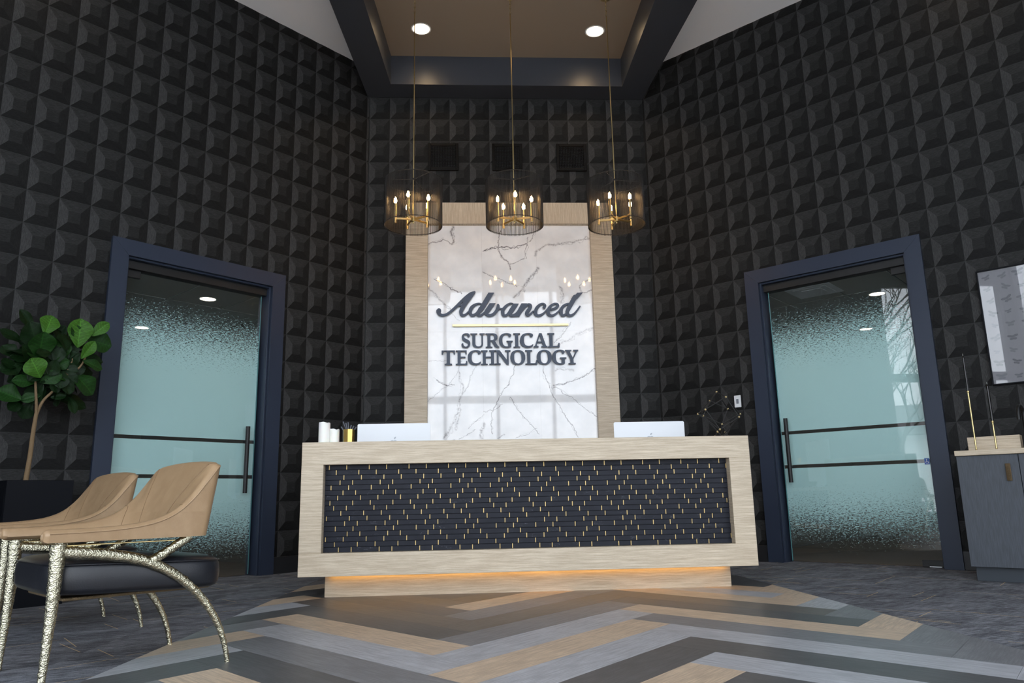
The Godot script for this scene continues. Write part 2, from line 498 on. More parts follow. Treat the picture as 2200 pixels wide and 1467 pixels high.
# white marble: veins drawn as wandering lines, given in the photo's own proportions of the slab
func make_marble() -> void:
	var W := 1024
	var H := 1344
	var n1 := noise(101, 0.006, FastNoiseLite.TYPE_SIMPLEX_SMOOTH, 4)
	var n2 := noise(102, 0.03, FastNoiseLite.TYPE_SIMPLEX_SMOOTH, 3)
	var ink := PackedFloat32Array()
	ink.resize(W * H)
	var r2 := RandomNumberGenerator.new()
	r2.seed = 5
	# u, v in thousandths of the slab (v downwards), half-width, darkness
	var veins := [
		[[155, 0], [150, 40], [148, 90], 9.0, 0.75], [[0, 95], [85, 70], [148, 92], 3.0, 0.6], [[148, 92], [172, 82], 2.0, 0.5],
		[[335, 120], [430, 110], [500, 108], [600, 92], 4.5, 0.75], [[445, 25], [432, 60], [430, 120], [470, 165], [497, 200], [505, 215], 4.0, 0.6], [[497, 190], [540, 180], [590, 160], 2.5, 0.5],
		[[610, 60], [605, 100], [595, 160], 2.5, 0.55], [[660, 30], [620, 85], 3.0, 0.55], [[1000, 60], [900, 75], [830, 90], [720, 98], [680, 120], [660, 150], 8.0, 0.5],
		[[668, 215], [640, 240], [590, 290], [540, 335], [520, 350], 10.0, 0.62], [[335, 225], [420, 260], [500, 285], [545, 300], 2.5, 0.6], [[40, 262], [110, 290], [205, 335], 2.8, 0.75],
		[[1000, 262], [930, 290], [930, 320], 5.0, 0.5], [[0, 300], [40, 330], [80, 370], [140, 410], 6.0, 0.5], [[60, 345], [190, 465], 2.0, 0.4],
		[[800, 300], [820, 340], [790, 420], 9.0, 0.45], [[870, 360], [935, 330], [1000, 320], 4.0, 0.45], [[1000, 500], [900, 530], [800, 570], [720, 590], 8.0, 0.4], [[860, 470], [800, 540], [760, 560], 4.0, 0.4],
		[[700, 550], [640, 590], [560, 640], 5.0, 0.3], [[1000, 690], [900, 735], [800, 755], [745, 770], 4.0, 0.7], [[870, 700], [840, 690], [760, 690], 7.0, 0.5],
		[[680, 660], [700, 730], [735, 800], [800, 890], [850, 950], [885, 1000], 2.8, 0.55], [[745, 770], [850, 820], [950, 880], [1000, 910], 2.4, 0.55],
		[[530, 660], [480, 750], [420, 820], [385, 870], [370, 930], [375, 985], 2.5, 0.6], [[485, 815], [560, 900], [655, 985], 2.6, 0.6], [[330, 880], [385, 870], [440, 850], 2.0, 0.45],
		[[45, 730], [110, 755], [150, 760], 3.4, 0.65], [[0, 830], [110, 760], [190, 690], 1.8, 0.45], [[190, 640], [185, 720], [205, 770], [190, 820], [185, 870], [165, 960], 6.0, 0.5],
		[[290, 660], [250, 730], [205, 800], 4.0, 0.3], [[180, 860], [150, 930], [100, 1000], 9.0, 0.5], [[330, 890], [240, 950], 2.2, 0.5], [[280, 960], [180, 1000], 2.2, 0.5],
		[[330, 930], [310, 970], [320, 1000], 9.0, 0.6], [[440, 980], [410, 1000], 6.0, 0.5], [[640, 960], [520, 1000], 2.4, 0.4], [[0, 650], [120, 640], 2.0, 0.35], [[575, 300], [590, 330], 6.0, 0.35]]
	for ve: Array in veins:
		var wide: float = ve[-2]
		var dark: float = ve[-1]
		var pts := []
		for i in ve.size() - 2:
			pts.append(Vector2(ve[i][0] * 0.001 * W, ve[i][1] * 0.001 * H))
		for br in 2:
			var ph := r2.randf() * 1000.0
			var line := smooth(pts, 150)
			for i in line.size():
				var p: Vector2 = line[i]
				p += Vector2(n2.get_noise_2d(p.x * 1.4 + ph, p.y * 1.4), n2.get_noise_2d(p.x * 1.4, p.y * 1.4 + ph + 77.0)) * 3.0 + Vector2(n1.get_noise_2d(p.x * 2.0 + ph, p.y * 2.0), n1.get_noise_2d(p.x * 2.0, p.y * 2.0 + ph + 77.0)) * (14.0 + br * wide * 2.6)
				var hw := maxf(1.1, wide * (0.48 + 1.3 * absf(n2.get_noise_1d(i * 0.36 + ph)))) * (1.0 if br == 0 else 0.5)
				var d := dark * (1.0 if br == 0 else 0.6) * (0.55 + 0.9 * absf(n2.get_noise_1d(i * 0.9 + 400.0 + ph)))
				var rr := int(ceil(hw * 2.0))
				for y in range(maxi(0, int(p.y) - rr), mini(H, int(p.y) + rr + 1)):
					for x in range(maxi(0, int(p.x) - rr), mini(W, int(p.x) + rr + 1)):
						var q := Vector2(x, y).distance_to(p) / hw
						var k := d * (exp(-q * q * 1.6)) * (1.0 if wide < 5.0 else (0.55 + 0.6 * n2.get_noise_2d(x * 2.0, y * 2.0)))
						if k > ink[y * W + x]: ink[y * W + x] = k
	var tex := picture(W, H, func(x, y):
		var cl := 0.5 + n1.get_noise_2d(x, y) * 0.9
		var c := rgb(236, 237, 239).lerp(rgb(250, 250, 251), clampf(cl, 0.0, 1.0))
		return c.lerp(rgb(84, 80, 84), clampf(ink[y * W + x] * 1.4, 0.0, 0.92)))
	mat("marble", Color.WHITE, 0.03, 0.0, tex, 1.0).metallic_specular = 0.68

# a print of small grey moths in rows
func make_print() -> void:
	var im := Image.create(512, 704, false, Image.FORMAT_RGBA8)
	im.fill(rgb(128, 126, 132))
	var r := RandomNumberGenerator.new()
	r.seed = 3
	for row in 9:
		for cl in 6:
			var c := Vector2(50 + cl * 84 + r.randf_range(-6, 6), 48 + row * 76 + r.randf_range(-5, 5))
			var k := r.randf_range(0.55, 1.0)
			var ink := rgb(52, 54, 62).lerp(rgb(100, 100, 108), r.randf())
			var tilt := r.randf_range(-0.5, 0.5)
			for y in range(-30, 31):
				for x in range(-36, 37):
					var p := Vector2(x, y).rotated(tilt) / k
					var ax := absf(p.x)
					var fore := pow((ax - 15.0) / 17.0, 2.0) + pow((p.y + 7.0 + ax * 0.25) / 8.0, 2.0)
					var hind := pow((ax - 10.0) / 11.0, 2.0) + pow((p.y - 9.0) / 8.0, 2.0)
					var body := pow(ax / 2.4, 2.0) + pow(p.y / 15.0, 2.0)
					if fore < 1.0 or hind < 1.0 or body < 1.0:
						var sh := 0.65 + 0.35 * sin(ax * 1.1 + p.y * 0.7)
						if fore > 0.8 and fore < 1.0: sh = 1.0
						im.set_pixelv(Vector2i(c) + Vector2i(x, y), im.get_pixelv(Vector2i(c) + Vector2i(x, y)).lerp(ink, sh * 0.8))
	mat("moth_print", Color.WHITE, 0.6, 0.0, ImageTexture.create_from_image(im), 1.0)

# ------------------------------------------------------------------ the room
const GLAZE_Z := 1.5
const LEFT_X := -4.863
const RIGHT_X := 5.904
const DOORS := [[-2.703, -1.238], [1.323, 2.786]]      # clear openings along each slanted wall

func shell_box(g: G, lo: Vector3, hi: Vector3, xf := Transform3D()) -> void:
	g.box((lo + hi) * 0.5, hi - lo, 0.0, xf)

func build_shell() -> void:
	for s in 2:
		var x0: float = -5.25 if s == 0 else 5.1
		var nm := ["left", "right"][s] as String
		var sx: float = LEFT_X - 0.2 if s == 0 else RIGHT_X
		var g := G.new()
		var zb := -5.0
		var w0 := -1.75 if s == 0 else -1.0
		shell_box(g, Vector3(sx, 0, zb), Vector3(sx + 0.2, CEIL, w0))
		shell_box(g, Vector3(sx, 0, 1.2), Vector3(sx + 0.2, CEIL, GLAZE_Z + 0.1))
		shell_box(g, Vector3(sx, 0, w0), Vector3(sx + 0.2, 0.12, 1.2))
		shell_box(g, Vector3(sx, 5.3, w0), Vector3(sx + 0.2, CEIL, 1.2))
		var o := put("wall_side_" + nm, g, M.plain_dark)
		tag(o, "plain dark side wall on the %s with a tall window, towards the entrance" % nm, "wall", "", "structure")
		var w := thing("window_%d" % (s + 2), "tall clear window in the %s side wall near the entrance" % nm, "window", at(sx + 0.1, 0, (w0 + 1.2) * 0.5, PI / 2), "", "structure")
		window_grid(w, (1.2 - w0), 0.12, 5.3, [-(1.2 - w0) * 0.5 + 0.03, 0.0, (1.2 - w0) * 0.5 - 0.03], [3.12])
	var fw := thing("window_1", "glazed entrance front of tall panes between dark mullions", "window", at(0, 0, GLAZE_Z), "", "structure")
	window_grid(fw, 0.0, 0.0, CEIL, [-4.82, -3.40, -2.0, -0.64, 0.69, 2.1, 3.46, 4.82, 5.86], [3.12])

func window_grid(w: Node3D, width: float, y0: float, y1: float, xs: Array, ts: Array) -> void:
	for x: float in xs:
		var g := G.new()
		g.box(Vector3(x, (y0 + y1) * 0.5, 0), Vector3(0.08, y1 - y0, 0.14), 0.004)
		put("mullion", g, M.mullion, w)
	var ys := [y0 + 0.05]
	ys.append_array(ts)
	ys.append(y1 - 0.05)
	for i in ys.size():
		var g := G.new()
		var hh := 0.18 if i > 0 and i < ys.size() - 1 else 0.10
		g.box(Vector3((xs[0] + xs[-1]) * 0.5, ys[i], 0), Vector3(xs[-1] - xs[0], hh, 0.12), 0.004)
		put("transom", g, M.mullion, w)
	for i in xs.size() - 1:
		for j in ys.size() - 1:
			var g := G.new()
			var a: float = xs[i] + 0.04
			var b: float = xs[i + 1] - 0.04
			g.box(Vector3((a + b) * 0.5, (ys[j] + ys[j + 1]) * 0.5, 0), Vector3(b - a, ys[j + 1] - ys[j] - 0.10, 0.01), 0.0)
			put("pane", g, M.clear_glass, w)

# linear tones of the veneers: left, top, right, bottom facet and the middle square of a panel
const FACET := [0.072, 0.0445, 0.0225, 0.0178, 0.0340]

func panel_shape(g: G, w: float, h: float, x: float, y: float, allow: Rect2, hole: Rect2, ju: float) -> void:
	var gap := 0.0012
	var o := [Vector2(gap, gap), Vector2(w - gap, gap), Vector2(w - gap, h - gap), Vector2(gap, h - gap)]
	var i := [Vector2(w * 0.31, h * 0.31), Vector2(w * 0.70, h * 0.31), Vector2(w * 0.70, h * 0.67), Vector2(w * 0.31, h * 0.67)]
	var dep := 0.004
	var faces := [[o[0], i[0], i[3], o[3]], [o[3], i[3], i[2], o[2]], [o[1], o[2], i[2], i[1]], [o[0], o[1], i[1], i[0]], [i[0], i[1], i[2], i[3]]]
	for f in 5:
		var poly := PackedVector2Array()
		for p: Vector2 in faces[f]:
			poly.append(p + Vector2(x, y))
		var n3 := Vector3(0, 0, 1)
		if f == 0: n3 = Vector3(-dep, 0, w * 0.31)
		if f == 1: n3 = Vector3(0, dep, h * 0.33)
		if f == 2: n3 = Vector3(dep, 0, w * 0.30)
		if f == 3: n3 = Vector3(0, -dep, h * 0.31)
		n3 = n3.normalized()
		var polys := [poly]
		if not allow.encloses(Rect2(x, y, w, h)):
			var ap := PackedVector2Array([allow.position, Vector2(allow.end.x, allow.position.y), allow.end, Vector2(allow.position.x, allow.end.y)])
			polys = Geometry2D.intersect_polygons(poly, ap)
		if hole.has_area() and hole.intersects(Rect2(x, y, w, h)):
			var hp := PackedVector2Array([hole.position, Vector2(hole.end.x, hole.position.y), hole.end, Vector2(hole.position.x, hole.end.y)])
			var rest := []
			for q: PackedVector2Array in polys:
				rest.append_array(Geometry2D.clip_polygons(q, hp))
			polys = rest
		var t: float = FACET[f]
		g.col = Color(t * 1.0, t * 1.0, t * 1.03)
		for q: PackedVector2Array in polys:
			var idx := Geometry2D.triangulate_polygon(q)
			for k in range(0, idx.size(), 3):
				var pts := []
				var us := []
				for m in 3:
					var p := q[idx[k + m]]
					var l := p - Vector2(x, y)
					var z := dep
					if f == 0: z = dep * l.x / (w * 0.31)
					if f == 1: z = dep * (h - l.y) / (h * 0.33)
					if f == 2: z = dep * (w - l.x) / (w * 0.30)
					if f == 3: z = dep * l.y / (h * 0.31)
					pts.append(Vector3(p.x, p.y, clampf(z, 0.0, dep) + 0.001))
					us.append((Vector2(l.x, l.y) if f == 0 or f == 2 else Vector2(l.y, l.x)) / 0.32 + Vector2(ju, ju * 1.7 + f * 0.23))
				g.tri(pts[0], pts[1], pts[2], n3, n3, n3, us[0], us[1], us[2])

# panels over a wall from x0 to x1: each its own piece while it can be seen, the rest joined
func panels(parent: Node3D, xf: Transform3D, phase: float, w: float, x0: float, x1: float, ytop: float, hole: Rect2, seen: Callable) -> void:
	var h := 0.2901
	var full := []
	for k in 5:
		var g := G.new()
		panel_shape(g, w, h, 0, 0, Rect2(-1, -1, 3, 3), Rect2(), k * 0.37)
		full.append(g.mesh())
	var allow := Rect2(x0, 0.16, x1 - x0, ytop - 0.16)
	var rest := G.new()
	var c0 := int(floor((x0 - phase) / w)) - 1
	var c1 := int(ceil((x1 - phase) / w)) + 1
	var count := 0
	for k in range(-3, 19):
		for c in range(c0, c1):
			var x := phase + c * w
			var y := 5.3466 - (k + 1) * h
			var r := Rect2(x, y, w, h)
			if not allow.intersects(r) or hole.encloses(r): continue
			var see: int = seen.call(x + w * 0.5, y + h * 0.5)
			if see == 0: continue
			if see == 1 or count >= 300:
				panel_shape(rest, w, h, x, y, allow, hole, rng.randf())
				continue
			count += 1
			if allow.encloses(r) and not (hole.has_area() and hole.intersects(r)):
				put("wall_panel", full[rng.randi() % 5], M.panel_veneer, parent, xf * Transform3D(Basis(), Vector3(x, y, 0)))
			else:
				var g := G.new()
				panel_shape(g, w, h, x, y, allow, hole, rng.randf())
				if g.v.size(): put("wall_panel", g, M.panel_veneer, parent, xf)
	if rest.v.size():
		put("wall_panels_beyond", rest, M.panel_veneer, parent, xf).set_meta("kind", "stuff")

func build_walls() -> void:
	# back wall
	var wb := thing("wall_back", "back wall of dark wood-look square panels behind the marble sign", "wall", Transform3D(), "", "structure")
	var g := G.new()
	shell_box(g, Vector3(-1.36, 0, -0.2), Vector3(2.34, CEIL, 0.0), WB)
	put("wall_body", g, M.black_base, wb)
	panels(wb, WB, -1.222, 0.2476, -1.232, 2.2155, SOFFIT, Rect2(-0.70, 0.0, 2.38, 4.16), func(_x, y): return 2 if y > 0.75 else 1)
	# slanted walls with their door openings
	for s in 2:
		var xf: Transform3D = WL if s == 0 else WR
		var nm: String = ["left", "right"][s]
		var d: Array = DOORS[s]
		var w := thing("wall_" + nm, "slanted %s wall of dark wood-look square panels round the frosted glass door" % nm, "wall", Transform3D(), "", "structure")
		var e0: float = -5.3 if s == 0 else -0.08
		var e1: float = 0.08 if s == 0 else 5.3
		g = G.new()
		shell_box(g, Vector3(e0, 0, -0.2), Vector3(d[0], CEIL, 0.0), xf)
		shell_box(g, Vector3(d[1], 0, -0.2), Vector3(e1, CEIL, 0.0), xf)
		shell_box(g, Vector3(d[0], 2.93, -0.2), Vector3(d[1], CEIL, 0.0), xf)
		put("wall_body", g, M.black_base, w)
		var hole := Rect2(d[0] - 0.05, -1.0, d[1] - d[0] + 0.1, 3.98)
		if s == 0:
			panels(w, xf, -0.03 - 22 * 0.2515, 0.2515, -5.2, -0.003, CEIL, hole, func(x, _y): return 2 if x > -4.05 else 1)
		else:
			panels(w, xf, 0.03, 0.2495, 0.003, 5.2, CEIL, hole, func(x, _y): return 2 if x < 4.05 else 1)
		# black baseboard, both sides of the door
		var b := thing("baseboard_" + nm, "low black baseboard along the slanted %s wall" % nm, "baseboard", Transform3D(), "", "structure")
		for r: Array in [[e0 + 0.1, d[0] - 0.148], [d[1] + 0.148, e1 - 0.1]]:
			g = G.new()
			g.box(Vector3((r[0] + r[1]) * 0.5, 0.081, 0.008), Vector3(r[1] - r[0], 0.162, 0.016), 0.003, xf)
			put("board", g, M.black_base, b)
	g = G.new()
	g.box(Vector3(0.49, 0.081, 0.008), Vector3(3.42, 0.162, 0.016), 0.003, WB)
	tag(put("baseboard_back", g, M.black_base), "low black baseboard of the back wall behind the desk", "baseboard", "", "structure")

var UPF := Transform3D(Basis(Vector3(1, 0, 0), Vector3(0, 0, -1), Vector3(0, 1, 0)), Vector3())     # (x, -z) drawn flat, thickness upwards

const PLANK_A0 := {0: "tan", 1: "pale", 2: "grey", 3: "dark", 4: "tan", 5: "pale", 6: "dark", -1: "dark", -2: "brown", -3: "dark", -4: "brown", -5: "dark", -6: "brown"}
const PLANK_B0 := {0: "pale", 1: "tan", 2: "pale", 3: "dark", 4: "tan", 5: "dark", 6: "grey", -1: "grey", -2: "brown", -3: "grey", -4: "tan", -5: "brown", -6: "dark"}
const PLANK_A1 := {0: "tan", 1: "grey", 2: "pale", 3: "dark", 4: "pale", 5: "dark", 6: "tan", -1: "dark", -2: "brown", -3: "tan", -4: "pale", -5: "tan", -6: "dark"}
const PLANK_B1 := {-1: "tan", 0: "grey", 1: "grey", 2: "pale", 3: "pale", 4: "dark", -2: "grey", -3: "pale", -4: "tan", -5: "tan", -6: "dark"}
const PLANK_BL := {1: "tan", 2: "pale", 3: "dark", 4: "grey", 5: "tan", 0: "grey", -1: "dark", -2: "pale", -3: "tan", -4: "dark", -5: "tan"}

func build_floor() -> void:
	var fl := thing("floor", "floor of blue-grey carpet with a zigzag of wood-look planks down the middle", "floor", Transform3D(), "", "structure")
	var g := G.new()
	shell_box(g, Vector3(-8.0, -0.12, -12.5), Vector3(9.0, 0.0, GLAZE_Z + 0.1))
	put("carpet", g, M.carpet, fl)
	# the run of planks narrows a little towards the desk
	var border := PackedVector2Array([Vector2(-1.376 - 0.053 * 8.6, -1.3), Vector2(2.30 + 0.037 * 7.3, -1.3), Vector2(2.30 + 0.037 * -1.4, 7.4), Vector2(-1.376 - 0.053 * -0.1, 7.4)])
	var s := 1.125
	var lx := 1.095
	var wx := 0.172
	var pitch := 2.0 * wx * s
	var kinds := ["tan", "pale", "grey", "dark", "brown"]
	for c in range(-1, 2):
		for k in range(-12, 14):
			var p := Vector2(-0.01 + 2.0 * lx * c, 3.84 - pitch * k)
			var q := p + Vector2(-wx, -wx * s)
			for which in 2:
				var poly: PackedVector2Array
				var dir: Vector2
				if which == 0:
					var l := Vector2(-lx, lx * s)
					poly = PackedVector2Array([p, p + l, p + l + Vector2(-wx, -wx * s), p + Vector2(-wx, -wx * s)])
					dir = l.normalized()
				else:
					var l := Vector2(lx, lx * s)
					poly = PackedVector2Array([q, q + l, q + l + Vector2(wx, -wx * s), q + Vector2(wx, -wx * s)])
					dir = l.normalized()
				var table: Dictionary = {}
				if which == 0: table = PLANK_A0 if c == 0 else (PLANK_A1 if c == 1 else {})
				else: table = PLANK_B0 if c == 0 else (PLANK_B1 if c == 1 else PLANK_BL)
				var kind: String = table.get(k, kinds[rng.randi() % 5])
				var off := Vector2(rng.randf(), rng.randf())
				for piece in Geometry2D.intersect_polygons(poly, border):
					for pc in Geometry2D.offset_polygon(piece, -0.0007):
						plank(fl, pc, dir, off, M["plank_" + kind])

func plank(parent: Node3D, poly: PackedVector2Array, dir: Vector2, off: Vector2, m: Material) -> void:
	var g := G.new()
	g.extrude(poly, 0.004, -0.001, UPF)
	for i in g.uv.size():
		var w := Vector2(g.v[i].x, -g.v[i].z)
		g.uv[i] = Vector2(w.dot(dir), w.dot(Vector2(-dir.y, dir.x))) + off
	put("floor_plank", g, m, parent)

func build_ceiling() -> void:
	var ce := thing("ceiling", "high white ceiling with a taupe coffer over the desk", "ceiling", Transform3D(), "", "structure")
	var g := G.new()
	shell_box(g, Vector3(-5.3, CEIL, -9.2), Vector3(6.4, CEIL + 0.2, GLAZE_Z + 0.2))
	put("ceiling_slab", g, M.ceiling_white, ce)
	g = G.new()
	g.extrude(PackedVector2Array([Vector2(-0.937, 8.355), Vector2(1.904, 8.355), Vector2(1.94, 3.0), Vector2(-1.305, 3.0)]), CEIL - 0.004, CEIL + 0.002, UPF)
	put("coffer_panel", g, M.taupe, ce)
	# dark beams round the coffer
	var beams := [
		["trim_1", "dark beam along the back wall above the sign", [Vector2(-1.251, 8.667), Vector2(2.222, 8.667), Vector2(1.904, 8.355), Vector2(-0.937, 8.355)]],
		["trim_2", "dark beam down the left side of the coffer", [Vector2(-1.251, 8.667), Vector2(-0.937, 8.355), Vector2(-1.305, 3.0), Vector2(-1.696, 2.6)]],
		["trim_3", "dark beam down the right side of the coffer", [Vector2(2.222, 8.667), Vector2(2.62, 2.6), Vector2(1.94, 3.0), Vector2(1.904, 8.355)]],
		["trim_4", "dark beam closing the coffer towards the entrance", [Vector2(-1.696, 2.6), Vector2(-1.305, 3.0), Vector2(1.94, 3.0), Vector2(2.62, 2.6)]]]
	for b: Array in beams:
		g = G.new()
		g.extrude(PackedVector2Array(b[2]), SOFFIT, CEIL + 0.002, UPF)
		tag(put(b[0], g, M.beam), b[1], "beam", "", "structure")
	downlight(Vector3(-0.535, CEIL - 0.004, -7.80), "round warm recessed light in the coffer beside the left pendant cord", 0.10, 0.075)
	downlight(Vector3(1.490, CEIL - 0.004, -7.80), "round warm recessed light in the coffer beside the right pendant cord", 0.10, 0.075)
	downlight(Vector3(-3.3, CEIL, -5.6), "round warm recessed light in the white ceiling by the left wall", 0.10, 0.05)
	downlight(Vector3(4.2, CEIL, -5.7), "round warm recessed light in the white ceiling by the right wall", 0.10, 0.05)

func downlight(p: Vector3, label: String, r: float, power: float, glow := "downlight_glow", tint := Color(1.0, 0.84, 0.64)) -> void:
	var o := thing("downlight", label, "light", Transform3D(Basis(), p))
	var g := G.new()
	g.lathe([Vector2(r * 0.98, 0.0), Vector2(r * 1.12, -0.001), Vector2(r * 1.16, -0.005), Vector2(r * 1.0, -0.008), Vector2(r * 0.97, -0.004)], 40)
	put("trim_ring", g, M.white_plastic, o)
	g = G.new()
	g.lathe([Vector2(0.0, -0.005), Vector2(r * 0.98, -0.005)], 40)
	put("lamp_disc", g, M[glow], o)
	var l := SpotLight3D.new()
	l.name = "lamp_light"
	l.position = Vector3(0, -0.02, 0)
	l.rotation.x = -PI / 2
	l.spot_angle = 76.0
	l.spot_angle_attenuation = 0.7
	l.spot_range = 12.0
	l.spot_attenuation = 2.0
	l.light_energy = power
	l.light_color = tint
	l.light_size = r * 0.9
	l.shadow_enabled = true
	o.add_child(l)

func build_outdoors() -> void:
	var g := G.new()
	shell_box(g, Vector3(-60, -0.25, -40), Vector3(60, -0.13, 60))
	tag(put("ground", g, M.pavement), "pale paved ground outside the entrance", "ground", "", "structure")
	var t := thing("bare_tree", "tall bare winter tree outside the left window", "tree", at(-13.5, -0.13, 3.4))
	g = G.new()
	var r := RandomNumberGenerator.new()
	r.seed = 12
	branch(g, r, Vector3.ZERO, Vector3(0.02, 1, 0.0), 2.6, 0.20, 0)
	put("branches", g, M.outdoor_bark, t)
	var h := thing("pale_house", "low white building across the street from the entrance", "building", at(-26, -0.13, 10.5, 0.6))
	g = G.new()
	g.box(Vector3(0, 1.6, 0), Vector3(9, 3.2, 6), 0.02)
	put("wall", g, M.house_white, h)
	g = G.new()
	g.extrude(PackedVector2Array([Vector2(-5, 3.2), Vector2(5, 3.2), Vector2(0, 5.0)]), 3.3, -3.3)
	put("roof", g, M.house_roof, h)
	for x in [-2.6, 2.6]:
		g = G.new()
		g.box(Vector3(x, 1.7, 3.02), Vector3(1.5, 1.2, 0.06), 0.01)
		put("window", g, M.house_pane, h)

func branch(g: G, r: RandomNumberGenerator, p: Vector3, d: Vector3, l: float, rad: float, depth: int) -> void:
	var q := p + d * l * 0.5 + Vector3(r.randf_range(-1, 1), r.randf_range(-0.5, 0.5), r.randf_range(-1, 1)) * l * 0.06
	var e := p + d * l
	g.tube([p, q, e], [rad, rad * 0.85, rad * 0.7], 6 if depth < 3 else 4, 0.0, null, false)
	if depth >= 7: return
	for k in (3 if depth < 5 else 2):
		var nd := (d + Vector3(r.randf_range(-1, 1), r.randf_range(-0.25, 0.7), r.randf_range(-1, 1)) * 0.75).normalized()
		branch(g, r, e if k < 2 else q, nd, l * r.randf_range(0.62, 0.82), rad * 0.62, depth + 1)

# ------------------------------------------------------------------ reception desk
func build_desk() -> void:
	var d := thing("reception_desk", "long pale wood reception desk with a recessed dark stone and brass front", "desk", at(0.435, 0, -5.9))
	var inv := d.transform.affine_inverse()
	var x0 := -1.237
	var x1 := 2.100
	var y0 := 0.174
	var y1 := 1.1245
	var i0 := -1.078
	var i1 := 1.940
	var j0 := 0.334
	var j1 := 0.9605
	var zf := -5.62
	var zr := -5.71
	var parts := [
		["top_rail", Vector3(x0, j1, zr), Vector3(x1, y1, zf), Vector2(0.1, 0.0)], ["bottom_rail", Vector3(x0, y0, zr), Vector3(x1, j0, zf), Vector2(0.5, 0.33)],
		["stile", Vector3(x0, j0, zr), Vector3(i0, j1, zf), Vector2(0.9, 0.1)], ["stile", Vector3(i1, j0, zr), Vector3(x1, j1, zf), Vector2(0.2, 0.5)],
		["counter", Vector3(x0, y1 - 0.05, -6.10), Vector3(x1, y1, zr), Vector2(0, 0.2)],
		["side_panel", Vector3(x0, y0, -6.75), Vector3(x0 + 0.05, y1 - 0.05, zr), Vector2(0, 0.6)], ["side_panel", Vector3(x1 - 0.05, y0, -6.75), Vector3(x1, y1 - 0.05, zr), Vector2(0, 0.4)],
		["worktop", Vector3(x0 + 0.05, 0.71, -6.85), Vector3(x1 - 0.05, 0.75, zr - 0.1), Vector2(0.3, 0.2)],
		["plinth", Vector3(-1.092, 0.0, -6.6), Vector3(1.973, y0, -5.88), Vector2(0.4, 0.66)]]
	for p: Array in parts:
		var g := G.new()
		var lo: Vector3 = p[1]
		var hi: Vector3 = p[2]
		g.box((lo + hi) * 0.5, hi - lo, 0.002, inv, false, p[3])
		put(p[0], g, M.oak, d)
	var bk := G.new()
	bk.box(Vector3((x0 + x1) * 0.5, 0.64, zr - 0.035), Vector3(x1 - x0 - 0.1, 0.86, 0.05), 0.0, inv)
	put("backing_board", bk, M.black_base, d)
	# courses of dark stone with a brass slip between the stones
	var first := [-0.922, -0.998, -0.941, -0.968, -1.033, -0.945, -0.983, -1.038, -1.010, -0.957, -1.060, -0.928, -0.994, -0.908, -1.063, -0.998, -0.968]
	var type := "lLsBsBLLBLLBsBsLB"          # which gap comes first: l/L long, s short, B the uneven pair
	var stone_shape := {}
	var rest := G.new()
	var slips := G.new()
	var ns := 0
	var nb := 0
	var rowh := (j1 - j0) / 17.0
	for r in 17:
		var yc := j1 - (r + 0.5) * rowh
		var ch := type[r]
		var gaps := [0.1655, 0.128]
		if ch == "s": gaps = [0.128, 0.1655]
		if ch == "B": gaps = [0.092, 0.2015]
		var xs := []
		var x: float = first[r]
		var k := 0
		while x > i0:
			k -= 1
			x -= gaps[posmod(k, 2)]
		while x < i1 + 0.3:
			xs.append(x)
			x += gaps[posmod(k, 2)]
			k += 1
		for m in xs.size() - 1:
			var a: float = maxf(xs[m] + 0.0034, i0)
			var b: float = minf(xs[m + 1] - 0.0034, i1)
			if b - a > 0.004:
				var g := rest if ns >= 300 else G.new()
				g.box(Vector3((a + b) * 0.5, yc, zr + 0.004), Vector3(b - a, rowh - 0.0022, 0.016), 0.0014, inv, false, Vector2(rng.randf() * 5.0, rng.randf() * 5.0))
				if ns < 300: put("stone", g, M.black_marble, d)
				ns += 1
			if xs[m] > i0 and xs[m] < i1:
				var g := slips if nb >= 300 else G.new()
				g.box(Vector3(xs[m], yc, zr + 0.0048), Vector3(0.0064, rowh - 0.003, 0.0165), 0.0008, inv)
				if nb < 300: put("brass_slip", g, M.brass_slip, d)
				nb += 1
	if rest.v.size(): put("stones_remaining", rest, M.black_marble, d).set_meta("kind", "stuff")
	if slips.v.size(): put("brass_slips_remaining", slips, M.brass_slip, d).set_meta("kind", "stuff")
	# warm light strip tucked under the overhang
	var led := G.new()
	led.box(Vector3(0.44, y0 - 0.004, -5.855), Vector3(3.0, 0.006, 0.012), 0.001, inv)
	put("led_strip_light", led, M.led_glow, d)
	var l := AreaLight3D.new()
	l.name = "led_light"
	l.area_size = Vector2(3.0, 0.02)
	l.transform = inv * Transform3D(Basis(Vector3.RIGHT, -PI / 2), Vector3(0.44, y0 - 0.009, -5.855))
	l.light_energy = 0.025
	l.light_color = Color(1.0, 0.76, 0.26)
	l.area_range = 12.0
	l.area_attenuation = 2.0
	l.shadow_enabled = true
	d.add_child(l)

# ------------------------------------------------------------------ sign wall
func sign_at(px: float, py: float) -> Vector2:      # where a point measured on the sign sits on the wall
	return Vector2(-5.46328 + 0.005486953 * px - 0.000108969 * py, 6.660904 - 0.0000422792 * px - 0.0056216712 * py)

